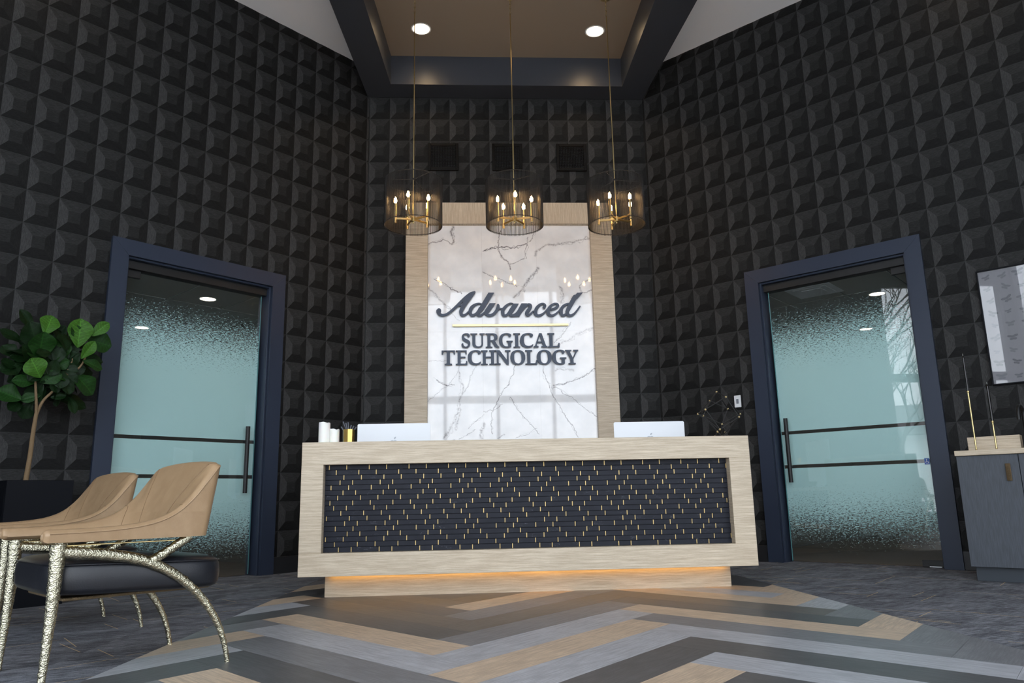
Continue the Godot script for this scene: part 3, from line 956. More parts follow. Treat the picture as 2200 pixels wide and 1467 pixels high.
func build_sign() -> void:
	var f := thing("wood_surround", "pale wood surround of the marble sign wall", "surround", at(0.485, 0, ZB))
	var inv := f.transform.affine_inverse()
	var zf := ZB + 0.085
	var zb := ZB + 0.001
	var xs := [-0.757, -0.497, 1.467, 1.725]
	for k in 2:
		var g := G.new()
		g.box(Vector3((xs[k * 2] + xs[k * 2 + 1]) * 0.5, 2.02, (zf + zb) * 0.5), Vector3(xs[k * 2 + 1] - xs[k * 2], 3.84 , zf - zb), 0.002, inv, false, Vector2(0.7 * k, 0.3 * k))
		put("stile", g, M.oak, f)
	var tr := G.new()
	tr.box(Vector3(0.484, 4.075, (zf + zb) * 0.5), Vector3(2.482, 0.27, zf - zb), 0.002, inv, true, Vector2(0.3, 0.1))
	put("top_rail", tr, M.oak, f)
	# marble slabs: three wide, two high
	var mw := thing("marble_panel", "white marble slabs with grey veins filling the sign wall", "panel", at(0.485, 0, ZB))
	var mi := mw.transform.affine_inverse()
	var cx := [-0.497, 0.147, 0.809, 1.467]
	var cy := [0.1, 1.30, 2.62, 3.94]
	for a in 3:
		for b in 3:
			var g := G.new()
			var w: float = cx[a + 1] - cx[a] - 0.0005
			var h: float = cy[b + 1] - cy[b] - 0.0005
			g.box(Vector3((cx[a] + cx[a + 1]) * 0.5, (cy[b] + cy[b + 1]) * 0.5, ZB + 0.010), Vector3(w, h, 0.018), 0.0003, mi)
			for i in g.uv.size():
				var p: Vector3 = mw.transform * g.v[i]
				g.uv[i] = Vector2((p.x + 0.497) / 1.964, (3.94 - p.y) / 2.578)
			put("marble_slab", g, M.marble, mw)
	# lettering
	var z0 := ZB + 0.062
	var z1 := ZB + 0.040
	var script := thing("script_lettering", "dark flowing script word Advanced standing off the marble", "lettering", at(0.45, 2.93, z1))
	var si := script.transform.affine_inverse()
	var letters := [
		[[[216, 660, 70], [206, 690, 80], [234, 758, 50], [310, 790, 40], [420, 770, 38], [540, 690, 40], [680, 560, 42], [820, 420, 46], [960, 290, 50], [1090, 190, 50], [1200, 140, 30]],
			[[1190, 155, 34], [1080, 270, 62], [980, 390, 78], [900, 520, 72], [850, 620, 64], [822, 700, 58], [842, 770, 50], [895, 792, 38], [960, 768, 30], [1040, 690, 25]], [[735, 522, 28], [860, 518, 28]]],
		[[[1390, 475, 22], [1310, 466, 26], [1200, 505, 40], [1115, 590, 58], [1082, 690, 58], [1110, 780, 45], [1180, 787, 38], [1270, 720, 34], [1350, 590, 34]],
			[[1590, 280, 80], [1530, 380, 80], [1400, 595, 76], [1310, 715, 62], [1300, 775, 48], [1350, 800, 38], [1420, 770, 30], [1510, 680, 25]], [[1585, 157], [1747, 157], [1643, 325], [1485, 325]]],
		[[[1652, 530, 80], [1600, 610, 78], [1535, 705, 72], [1545, 768, 50], [1615, 795, 40], [1710, 770, 44], [1795, 695, 50], [1850, 600, 58], [1860, 540, 54], [1856, 512, 44]], [[1625, 455], [1787, 455], [1718, 560], [1556, 560]], [[1870, 585, 24], [1940, 610, 22], [2020, 600, 22]]],
		[[[2265, 465, 22], [2185, 465, 28], [2085, 530, 42], [2000, 640, 58], [1990, 720, 58], [2022, 795, 42], [2090, 788, 36], [2140, 735, 33], [2235, 590, 30]],
			[[2312, 540, 80], [2270, 605, 80], [2200, 715, 76], [2210, 785, 50], [2280, 795, 38], [2360, 740, 28], [2440, 640, 22]], [[2286, 465], [2438, 465], [2370, 575], [2210, 590]]],
		[[[2511, 458], [2671, 458], [2456, 825], [2306, 825]], [[2480, 730, 26], [2590, 590, 30], [2680, 500, 40], [2752, 500, 44], [2764, 560, 56], [2710, 650, 62], [2662, 725, 60], [2676, 785, 40], [2750, 768, 34], [2840, 680, 25]]],
		[[[3152, 565, 54], [3176, 515, 40], [3130, 467, 28], [3040, 490, 40], [2950, 580, 55], [2910, 670, 58], [2910, 750, 55], [2960, 795, 40], [3050, 785, 36], [3150, 720, 29], [3230, 630, 24]]],
		[[[3330, 640, 26], [3450, 600, 40], [3530, 540, 44], [3520, 480, 38], [3445, 466, 28], [3360, 510, 40], [3285, 600, 55], [3260, 690, 58], [3280, 770, 50], [3355, 797, 34], [3445, 770, 32], [3545, 690, 27], [3600, 620, 22]]],
		[[[3911, 475, 22], [3830, 465, 28], [3731, 505, 40], [3650, 590, 55], [3626, 690, 58], [3650, 782, 43], [3711, 787, 36], [3801, 720, 34], [3880, 590, 34]],
			[[4022, 280, 80], [3960, 385, 78], [3850, 580, 74], [3800, 700, 60], [3830, 780, 46], [3900, 795, 38], [3990, 750, 34], [4081, 650, 31], [4156, 545, 28]], [[4086, 157], [4246, 150], [4090, 325], [3930, 325]]]]
	var lift := 0.0
	for lt: Array in letters:
		var g := G.new()
		for st: Array in lt:
			lift += 0.0005
			if lift > 0.002: lift = 0.0
			if st[0].size() == 2:
				var poly := PackedVector2Array()
				for p: Array in st: poly.append(sign_at(926 + p[0] * 0.07727, 616 + p[1] * 0.07727))
				g.extrude(poly, z0 + lift, z1, si)
			else:
				ribbon(g, st, z0 + lift, z1, si)
		put("letter", g, M.letter, script)
	var bar := G.new()
	var b0 := sign_at(972, 698.5)
	var b1 := sign_at(1221.5, 697)
	bar.box(Vector3((b0.x + b1.x) * 0.5, b0.y - 0.003, ZB + 0.045), Vector3(b1.x - b0.x, 0.024, 0.022), 0.001)
	tag(put("sign_bar", bar, M.brass_soft), "slim horizontal brass bar under the script word on the marble", "bar")
	var f1 := SystemFont.new()
	f1.font_names = PackedStringArray(["Droid Serif"])
	f1.font_weight = 700
	var words := [["first_word_lettering", "dark raised capital letters SURGICAL below the brass bar", "SURGICAL", [[712, 965], [975, 1395], [1420, 1815], [1815, 2212], [2240, 2430], [2435, 2815], [2835, 3230], [3250, 3595]], 218.0, 637.0],
		["second_word_lettering", "dark raised capital letters TECHNOLOGY, lowest line of the sign", "TECHNOLOGY", [[145, 525], [555, 885], [905, 1280], [1290, 1718], [1700, 2150], [2152, 2580], [2590, 2935], [2930, 3360], [3385, 3790], [3770, 4150]], 712.0, 1135.0]]
	for w: Array in words:
		var o := thing(w[0], w[1], "lettering", at(0.45, 2.3 if w[2] == "SURGICAL" else 2.1, z1))
		var word: String = w[2]
		for i in word.length():
			var tm := TextMesh.new()
			tm.text = word[i]
			tm.font = f1
			tm.font_size = 64
			tm.pixel_size = 0.01
			tm.depth = 0.022
			tm.curve_step = 1.0
			var bb := tm.get_aabb()
			var lft: float = w[3][i][0]
			var rgt: float = w[3][i][1]
			var tilt := (lft - 2200.0) * -0.003
			var round_ := 4.0 if word[i] in "SGCO" else 0.0
			var p0 := sign_at(940 + lft * 0.07273, 700 + (w[5] + tilt + round_) * 0.07273)
			var p1 := sign_at(940 + rgt * 0.07273, 700 + (w[4] + tilt - round_) * 0.07273)
			var sc := Vector3((p1.x - p0.x) / bb.size.x, (p1.y - p0.y) / bb.size.y, 1.0)
			put("letter", tm, M.letter, o, o.transform.affine_inverse() * Transform3D(Basis.from_scale(sc), Vector3(p0.x - bb.position.x * sc.x, p0.y - bb.position.y * sc.y, (z0 + z1) * 0.5)))
	# three square black grilles high on the back wall
	for v: Array in [[-0.311, "leftmost"], [0.480, "middle"], [1.283, "rightmost"]]:
		var o := thing("wall_grille", "square black ventilation grille high on the back wall, the %s of three" % v[1], "grille", at(v[0], 4.834, ZB + 0.008), "vent grilles on the back wall")
		var g := G.new()
		for sgn: float in [-1.0, 1.0]:
			g.box(Vector3(sgn * 0.170, 0, 0.012), Vector3(0.034, 0.360, 0.024), 0.003)
			g.box(Vector3(0, sgn * 0.163, 0.012), Vector3(0.306, 0.034, 0.024), 0.003)
		put("frame", g, M.black_gloss, o)
		g = G.new()
		g.box(Vector3(0, 0, 0.002), Vector3(0.31, 0.30, 0.004), 0.0)
		put("back_plate", g, M.black_gloss, o)
		for i in 15:
			g = G.new()
			g.box(Vector3(0, -0.14 + i * 0.02, 0.013), Vector3(0.31, 0.009, 0.012), 0.001)
			put("slat", g, M.black_gloss, o)
		g = G.new()
		for i in 15:
			g.box(Vector3(-0.14 + i * 0.02, 0, 0.008), Vector3(0.007, 0.30, 0.006), 0.0)
		put("crossbars", g, M.black_metal, o)

func ribbon(g: G, st: Array, z0: float, z1: float, xf: Transform3D) -> void:
	var raw := []
	for p: Array in st: raw.append(Vector3(p[0], p[1], p[2] * 0.84))
	var line := smooth(raw, 8)
	var n := line.size()
	var l := PackedVector2Array()
	var r := PackedVector2Array()
	for i in n:
		var d: Vector3 = line[mini(i + 1, n - 1)] - line[maxi(i - 1, 0)]
		var t := Vector2(d.x, d.y).normalized()
		var s: Vector2 = Vector2(-t.y, t.x) * line[i].z
		var c := Vector2(line[i].x, line[i].y)
		if i == 0:                                   # round ends
			for k in range(1, 6):
				var a := PI / 2 * k / 6.0
				l.append(c - t * line[i].z * cos(a) + s * sin(a))
				r.append(c - t * line[i].z * cos(a) - s * sin(a))
		l.append(c + s)
		r.append(c - s)
		if i == n - 1:
			for k in range(1, 6):
				var a := PI / 2 * k / 6.0
				l.append(c + t * line[i].z * sin(a) + s * cos(a))
				r.append(c + t * line[i].z * sin(a) - s * cos(a))
	for i in l.size():
		l[i] = sign_at(926 + l[i].x * 0.07727, 616 + l[i].y * 0.07727)
		r[i] = sign_at(926 + r[i].x * 0.07727, 616 + r[i].y * 0.07727)
	var zz := Vector3(0, 0, 1)
	for i in l.size() - 1:
		g.quad(xf * Vector3(l[i].x, l[i].y, z0), xf * Vector3(l[i + 1].x, l[i + 1].y, z0), xf * Vector3(r[i + 1].x, r[i + 1].y, z0), xf * Vector3(r[i].x, r[i].y, z0), zz)
		for w: Array in [[l, r], [r, l]]:
			var a: PackedVector2Array = w[0]
			var o: PackedVector2Array = w[1]
			var nn := (a[i] - o[i]).normalized()
			g.quad(xf * Vector3(a[i].x, a[i].y, z0), xf * Vector3(a[i + 1].x, a[i + 1].y, z0), xf * Vector3(a[i + 1].x, a[i + 1].y, z1), xf * Vector3(a[i].x, a[i].y, z1), Vector3(nn.x, nn.y, 0))

# ------------------------------------------------------------------ glass doors and the halls behind them
func build_doors() -> void:
	for s in 2:
		var xf: Transform3D = WL if s == 0 else WR
		var nm: String = ["left", "right"][s]
		var a: float = DOORS[s][0]
		var b: float = DOORS[s][1]
		var o := thing("door_%d" % (s + 1), "frosted glass door with navy frame in the slanted %s wall" % nm, "door", xf * at((a + b) * 0.5, 0, 0), "", "structure")
		var inv := at(-(a + b) * 0.5, 0, 0)
		var t := 0.150
		var top := 2.93
		for p: Array in [[[a - t, 0.0], [a, 0.0], [a, top], [a - t, top + t]], [[b, 0.0], [b + t, 0.0], [b + t, top + t], [b, top]], [[a - t, top + t], [a, top], [b, top], [b + t, top + t]]]:
			var poly := PackedVector2Array()
			for q: Array in p: poly.append(Vector2(q[0], q[1]))
			var g := G.new()
			var shr := Geometry2D.offset_polygon(poly, -0.0006)
			g.extrude(shr[0], 0.036, 0.002, inv)
			put("casing", g, M.navy, o)
		for p: Array in [[Vector3(a + 0.009, top * 0.5, -0.1), Vector3(0.018, top, 0.204)], [Vector3(b - 0.009, top * 0.5, -0.1), Vector3(0.018, top, 0.204)], [Vector3((a + b) * 0.5, top - 0.009, -0.1), Vector3(b - a - 0.036, 0.018, 0.204)]]:
			var g := G.new()
			g.box(p[0], p[1], 0.002, inv)
			put("jamb", g, M.navy, o)
		var hinge := a if s == 0 else b            # the side with the pivots
		var sg := 1.0 if s == 0 else -1.0
		var g2 := G.new()
		g2.box(Vector3((a + b) * 0.5, 2.873, -0.10), Vector3(b - a - 0.036, 0.078, 0.11), 0.003, inv)
		put("header", g2, M.black_metal, o)
		g2 = G.new()
		g2.box(Vector3(hinge + sg * 0.095, 2.80, -0.10), Vector3(0.14, 0.075, 0.034), 0.003, inv)
		put("top_pivot", g2, M.black_metal, o)
		g2 = G.new()
		g2.box(Vector3(hinge + sg * 0.115, 0.036, -0.10), Vector3(0.19, 0.060, 0.036), 0.003, inv)
		put("bottom_pivot", g2, M.black_metal, o)
		g2 = G.new()
		g2.box(Vector3(hinge + sg * 0.10, 0.0095, -0.078), Vector3(0.10, 0.007, 0.012), 0.001, inv)
		put("threshold_plate", g2, M.aluminium, o)
		var ga := a + 0.030
		var gb := b - 0.030
		if s == 0: gb -= 0.022
		else: ga += 0.022
		g2 = G.new()
		g2.box(Vector3((ga + gb) * 0.5, 1.425, -0.10), Vector3(gb - ga, 2.82, 0.010), 0.0, inv)
		put("glass_pane", g2, M.clear_glass, o)
		g2 = G.new()
		g2.box(Vector3((gb + 0.002) if s == 0 else (ga - 0.002), 1.425, -0.10), Vector3(0.004, 2.82, 0.011), 0.0, inv)
		put("glass_edge", g2, M.glass_edge, o)
		# the film, in three pieces with clear slots between
		for r: Array in [[0.016, 0.937], [0.971, 1.285], [1.319, 2.833]]:
			g2 = G.new()
			var z := -0.1062
			var u0 := 0.0
			var u1 := (gb - ga) / 1.45
			g2.quad(inv * Vector3(ga, r[0], z), inv * Vector3(gb, r[0], z), inv * Vector3(gb, r[1], z), inv * Vector3(ga, r[1], z), Vector3(0, 0, 1), Vector2(u0, 1.0 - r[0] / 2.84), Vector2(u1, 1.0 - r[0] / 2.84), Vector2(u1, 1.0 - r[1] / 2.84), Vector2(u0, 1.0 - r[1] / 2.84))
			put("frosted_film", g2, M.frosted_film, o)
		var hx := -1.402 if s == 0 else 1.458
		g2 = G.new()
		g2.tube([inv * Vector3(hx, 0.793, -0.03), inv * Vector3(hx, 1.450, -0.03)], [0.021, 0.021], 18)
		for y: float in [0.954, 1.302]:
			g2.tube([inv * Vector3(hx, y, -0.03), inv * Vector3(hx, y, -0.095)], [0.012, 0.012], 12)
		put("door_handle", g2, M.black_metal, o)
		if s == 1:
			g2 = G.new()
			g2.box(Vector3(2.722, 0.9505, -0.092), Vector3(0.042, 0.056, 0.003), 0.0005, inv)
			var st := put("access_sticker", g2, M.sign_blue, o)
			g2 = G.new()                                  # the wheelchair symbol
			g2.tube([inv * Vector3(2.720, 0.9680, -0.089), inv * Vector3(2.720, 0.9681, -0.0885)], [0.004, 0.004], 8)
			g2.box(Vector3(2.720, 0.9545, -0.090), Vector3(0.005, 0.018, 0.001), 0.0, inv)
			g2.box(Vector3(2.7265, 0.9460, -0.090), Vector3(0.016, 0.004, 0.001), 0.0, inv)
			g2.box(Vector3(2.7335, 0.9380, -0.090), Vector3(0.004, 0.014, 0.001), 0.0, inv)
			var ring := []
			var rad := []
			for k in 15:
				var an := 1.9 + k * 0.30
				ring.append(inv * Vector3(2.721 + cos(an) * 0.011, 0.9420 + sin(an) * 0.011, -0.090))
				rad.append(0.0013)
			g2.tube(ring, rad, 5)
			put("symbol", g2, M.white_plastic, st)
		build_hall(s, xf, a, b)

func build_hall(s: int, xf: Transform3D, a: float, b: float) -> void:
	var nm: String = ["left", "right"][s]
	var x0 := a - 0.7
	var x1 := b + 0.7
	var z0 := -4.6
	var hh := 2.95
	var g := G.new()
	shell_box(g, Vector3(x0 - 0.1, 0, z0 - 0.1), Vector3(x1 + 0.1, hh + 0.1, z0), xf)
	shell_box(g, Vector3(x0 - 0.1, 0, z0), Vector3(x0, hh + 0.1, -0.2), xf)
	shell_box(g, Vector3(x1, 0, z0), Vector3(x1 + 0.1, hh + 0.1, -0.2), xf)
	tag(put("wall_hall_" + nm, g, M.hall_wall), "brown-grey walls of the hall behind the %s glass door" % nm, "wall", "", "structure")
	g = G.new()
	shell_box(g, Vector3(x0, 0.001, z0), Vector3(x1, 0.003, -0.2), xf)
	tag(put("floor_hall_" + nm, g, M.hall_floor), "brown floor of the hall behind the %s glass door" % nm, "floor", "", "structure")
	var c := thing("ceiling_hall_" + nm, "suspended grey tile ceiling of the hall behind the %s glass door" % nm, "ceiling", xf, "", "structure")
	g = G.new()
	shell_box(g, Vector3(x0, hh + 0.012, z0), Vector3(x1, hh + 0.1, -0.2))
	put("ceiling_grid", g, M.black_base, c)
	var line := -1.75 if s == 0 else 1.15
	var xs := []
	for i in range(-6, 7):
		var x := line + i * 0.655
		if x > x0 - 0.655 and x < x1: xs.append(x)
	for x: float in xs:
		for j in 4:
			var lo := maxf(x + 0.008, x0)
			var hi := minf(x + 0.647, x1)
			if hi - lo < 0.03: continue
			g = G.new()
			var za := -0.2 - j * 1.1
			g.box(Vector3((lo + hi) * 0.5, hh + 0.006, za - 0.55), Vector3(hi - lo, 0.012, 1.085), 0.003)
			put("ceiling_tile", g, M.ceiling_tile, c)
	if s == 1:
		g = G.new()
		for k in 3:
			g.box(Vector3(1.62, hh - 0.004 - k * 0.003, -0.82), Vector3(0.5 - k * 0.14, 0.006, 0.5 - k * 0.14), 0.002)
		put("air_diffuser", g, M.aluminium, c)
	var spots := [[[-1.44, -0.97, "nearer"], [-1.35, -2.88, "farther"]], [[2.10, -1.49, "nearer"], [1.38, -3.45, "farther"]]]
	for q: Array in spots[s]:
		downlight(xf * Vector3(q[0], hh, q[1]), "round white ceiling light seen through the %s glass door, the %s of two" % [nm, q[2]], 0.085, 0.045, "hall_glow", Color(1.0, 0.93, 0.82))

# ------------------------------------------------------------------ pendants
func build_pendants() -> void:
	var spots := [[-0.562, -12.0, "left"], [0.462, 0.0, "middle"], [1.508, 41.0, "right"]]
	for sp: Array in spots:
		var o := thing("pendant_lamp", "black rod drum pendant with five candle bulbs, the %s of three over the desk" % sp[2], "pendant lamp", at(sp[0], 3.42, -7.2), "drum pendants over the desk")
		var R := 0.29
		var top := 0.455
		var g := G.new()
		for k in 136:
			var a := TAU * k / 136.0
			var p := Vector3(cos(a) * R, -0.030, sin(a) * R)
			g.tube([p, p + Vector3(0, top + 0.032, 0)], [0.0031, 0.0031], 5)
		put("shade_rods", g, M.rod_black, o).set_meta("kind", "stuff")
		for y: float in [-0.018, top]:
			var ring := []
			var rad := []
			for k in 65:
				var a := TAU * k / 64.0
				ring.append(Vector3(cos(a) * (R - 0.003), y, sin(a) * (R - 0.003)))
				rad.append(0.0034)
			g = G.new()
			g.tube(ring, rad, 6)
			put("shade_ring", g, M.rod_black, o)
		# spider holding the shade
		for k in 3:
			var a := deg_to_rad(float(sp[1]) + 50.0 + k * 120.0)
			g = G.new()
			g.tube([Vector3(0, top + 0.02, 0), Vector3(sin(a) * R, top, cos(a) * R)], [0.0035, 0.0035], 6)
			put("spider_arm", g, M.rod_black, o)
		g = G.new()
		g.lathe([Vector2(0, top + 0.03), Vector2(0.016, top + 0.03), Vector2(0.016, top + 0.012), Vector2(0, top + 0.012)], 16)
		put("spider_hub", g, M.rod_black, o)
		# stem: a stout lower rod, a thin upper rod, then chain to the ceiling
		g = G.new()
		g.lathe([Vector2(0, 0.02), Vector2(0.007, 0.03), Vector2(0.007, 0.40), Vector2(0.009, 0.402), Vector2(0.009, 0.408), Vector2(0.0075, 0.41), Vector2(0.0075, 0.90), Vector2(0, 0.90)], 14)
		put("lower_rod", g, M.brass, o)
		g = G.new()
		g.lathe([Vector2(0, 0.90), Vector2(0.0055, 0.90), Vector2(0.0055, 2.38), Vector2(0, 2.38)], 12)
		put("upper_rod", g, M.brass, o)
		g = G.new()
		for k in 8:
			var ring := []
			var rad := []
			for m in 17:
				var a := TAU * m / 16.0
				var u := Vector3(cos(a) * 0.008, sin(a) * 0.017, 0)
				if k % 2 == 1: u = Vector3(0, u.y, u.x)
				ring.append(u + Vector3(0, 2.395 + k * 0.0275, 0))
				rad.append(0.0022)
			g.tube(ring, rad, 6, 0.0, null, false)
		put("chain", g, M.brass, o)
		g = G.new()
		g.lathe([Vector2(0, 2.582), Vector2(0.02, 2.582), Vector2(0.062, 2.598), Vector2(0.065, 2.606), Vector2(0, 2.606)], 28)
		put("canopy", g, M.brass, o)
		g = G.new()
		g.lathe([Vector2(0, 0.0), Vector2(0.008, 0.002), Vector2(0.009, 0.012), Vector2(0.006, 0.018), Vector2(0.024, 0.022), Vector2(0.024, 0.068), Vector2(0.010, 0.070), Vector2(0, 0.075)], 20)
		put("hub", g, M.brass, o)
		for k in 5:
			var a := deg_to_rad(float(sp[1]) + k * 72.0)
			var d := Vector3(sin(a), 0, cos(a))
			var r := 0.18
			g = G.new()
			g.box(Vector3(0, 0.045, r * 0.5 + 0.01), Vector3(0.014, 0.020, r - 0.02), 0.001, Transform3D(Basis(Vector3.UP, a), Vector3()))
			put("arm", g, M.brass, o)
			g = G.new()
			g.lathe([Vector2(0, 0.0), Vector2(0.0125, 0.0), Vector2(0.0125, 0.06), Vector2(0.0105, 0.062), Vector2(0.0105, 0.205), Vector2(0, 0.205)], 14, d * r)
			put("candle_sleeve", g, M.brass_soft, o)
			g = G.new()
			var prof := []
			for m in 13:
				var t := m / 12.0
				prof.append(Vector2(0.0185 * pow(sin(PI * pow(t, 0.72)), 0.8) + (0.004 if m == 0 else 0.0), 0.205 + t * 0.076))
			g.lathe(prof, 16, d * r)
			put("bulb", g, M.bulb_glow, o)
			var l := OmniLight3D.new()
			l.name = "bulb_light"
			l.position = d * r + Vector3(0, 0.240, 0)
			l.light_energy = 0.0042
			l.light_color = Color(1.0, 0.78, 0.54)
			l.light_size = 0.015
			l.omni_range = 12.0
			l.omni_attenuation = 2.0
			l.shadow_enabled = true
			o.add_child(l, true)

# ------------------------------------------------------------------ lounge chairs
# drawn in the chair's own side view: s forward from the rear foot, y up, t across from the near side
func chair_point(s: float, y: float, t: float) -> Vector3:
	return Vector3(s - 0.37, y, t - 0.33)

func pad(g: G, cx: float, cz: float, hx: float, hz: float, corner: float, rows: Array, slope: float) -> void:
	var p := []
	for r: Array in rows:
		var line := []
		var ins: float = r[1]
		for k in 61:
			var a := TAU * k / 60.0
			var ca := cos(a)
			var sa := sin(a)
			var e := 2.0 / corner
			var x := signf(ca) * pow(absf(ca), e) * maxf(hx - ins, 0.0)
			var z := signf(sa) * pow(absf(sa), e) * maxf(hz - ins, 0.0)
			line.append(Vector3(cx + x, r[0] + x * slope, cz + z))
		p.append(line)
	g.sheet(p, Vector3(cx, rows[0][0] + 0.05, cz), false, Vector2(1, 3))

func build_chairs() -> void:
	var fw := Vector3(-0.735, 0, 0.678).normalized()
	var lat := Vector3(-0.678, 0, -0.735).normalized()
	var bs := Basis(fw, Vector3.UP, lat)
	var foot := Vector3(-1.094, 0.0, -3.643)
	var grp := "tan leather lounge chairs on the left"
	var o := thing("lounge_chair", "nearer tan leather lounge chair with black seat and hammered gold legs", "chair", Transform3D(bs, foot + bs * Vector3(0.37, 0, 0.33)), grp)
	var hn := noise(77, 42.0, FastNoiseLite.TYPE_CELLULAR, 1)
	hn.cellular_return_type = FastNoiseLite.RETURN_DISTANCE2_SUB
	for t: float in [0.012, 0.648]:
		var pr := smooth([Vector3(-0.002, 0.003, 0.0135), Vector3(0.018, 0.085, 0.0155), Vector3(0.053, 0.172, 0.018), Vector3(0.118, 0.272, 0.0205), Vector3(0.212, 0.368, 0.023), Vector3(0.33, 0.442, 0.026), Vector3(0.44, 0.482, 0.027), Vector3(0.56, 0.505, 0.028), Vector3(0.66, 0.517, 0.030), Vector3(0.728, 0.525, 0.027)], 14)
		leg_tube(o, "rear_leg", pr, t, hn)
		var pf := smooth([Vector3(0.737, 0.003, 0.0165), Vector3(0.733, 0.10, 0.019), Vector3(0.728, 0.22, 0.0225), Vector3(0.724, 0.34, 0.0265), Vector3(0.722, 0.45, 0.030), Vector3(0.722, 0.515, 0.033), Vector3(0.722, 0.553, 0.034)], 14)
		leg_tube(o, "front_leg", pf, t, hn)
		var ps := smooth([Vector3(0.375, 0.458, 0.026), Vector3(0.325, 0.485, 0.024), Vector3(0.265, 0.522, 0.023), Vector3(0.205, 0.560, 0.024)], 12)
		leg_tube(o, "arm_strut", ps, t, hn)
		var g := G.new()
		g.box(chair_point(0.50, 0.5465, t), Vector3(0.46, 0.004, 0.020), 0.001)
		put("arm_strip", g, M.brass, o)
		leg_tube(o, "arm_rail", smooth([Vector3(0.715, 0.538, 0.015), Vector3(0.64, 0.541, 0.013), Vector3(0.57, 0.545, 0.010)], 8), t, hn)
	var gs := G.new()
	pad(gs, 0.008, 0.0, 0.366, 0.309, 6.0, [[0.338, 0.30], [0.338, 0.05], [0.341, 0.025], [0.350, 0.008], [0.366, 0.0], [0.405, -0.003], [0.444, 0.0], [0.462, 0.008], [0.474, 0.026], [0.481, 0.055], [0.487, 0.11], [0.490, 0.18], [0.491, 0.30]], 0.035)
	var seat := put("seat", gs, M.black_leather, o)
	gs = G.new()
	var piping := []
	var prad := []
	for k in 61:
		var a := TAU * k / 60.0
		var x := signf(cos(a)) * pow(absf(cos(a)), 2.0 / 6.0) * 0.365 + 0.008
		piping.append(Vector3(x, 0.459 + x * 0.035, signf(sin(a)) * pow(absf(sin(a)), 2.0 / 6.0) * 0.308))
		prad.append(0.003)
	gs.tube(piping, prad, 6, 0.0, null, false)
	put("piping", gs, M.black_leather, seat)
	gs = G.new()
	gs.box(Vector3(0.0, 0.332, 0.0), Vector3(0.60, 0.012, 0.50), 0.003)
	put("seat_frame", gs, M.bronze, o)
	build_shell_back(o)
	# the second chair stands beside it, farther in
	var c: Node3D = o.duplicate()
	c.name = "lounge_chair"
	add_child(c, true)
	c.position = o.position + Vector3(-0.830, 0, -1.085)
	tag(c, "farther tan leather lounge chair, partly hidden behind the nearer one", "chair", grp)

func leg_tube(o: Node3D, called: String, prof: Array, t: float, hn: FastNoiseLite) -> void:
	var path := []
	var rad := []
	for p: Vector3 in prof:
		path.append(chair_point(p.x, p.y, t))
		rad.append(p.z)
	# resample finely so that the hammer marks have shape
	var fine := []
	var fr := []
	for i in path.size() - 1:
		var n := maxi(1, int((path[i + 1] - path[i]).length() / 0.004))
		for k in n:
			fine.append(path[i].lerp(path[i + 1], float(k) / n))
			fr.append(lerpf(rad[i], rad[i + 1], float(k) / n))
	fine.append(path[-1])
	fr.append(rad[-1])
	var g := G.new()
	g.tube(fine, fr, 22, 0.0042, hn)
	put(called, g, M.hammered, o)

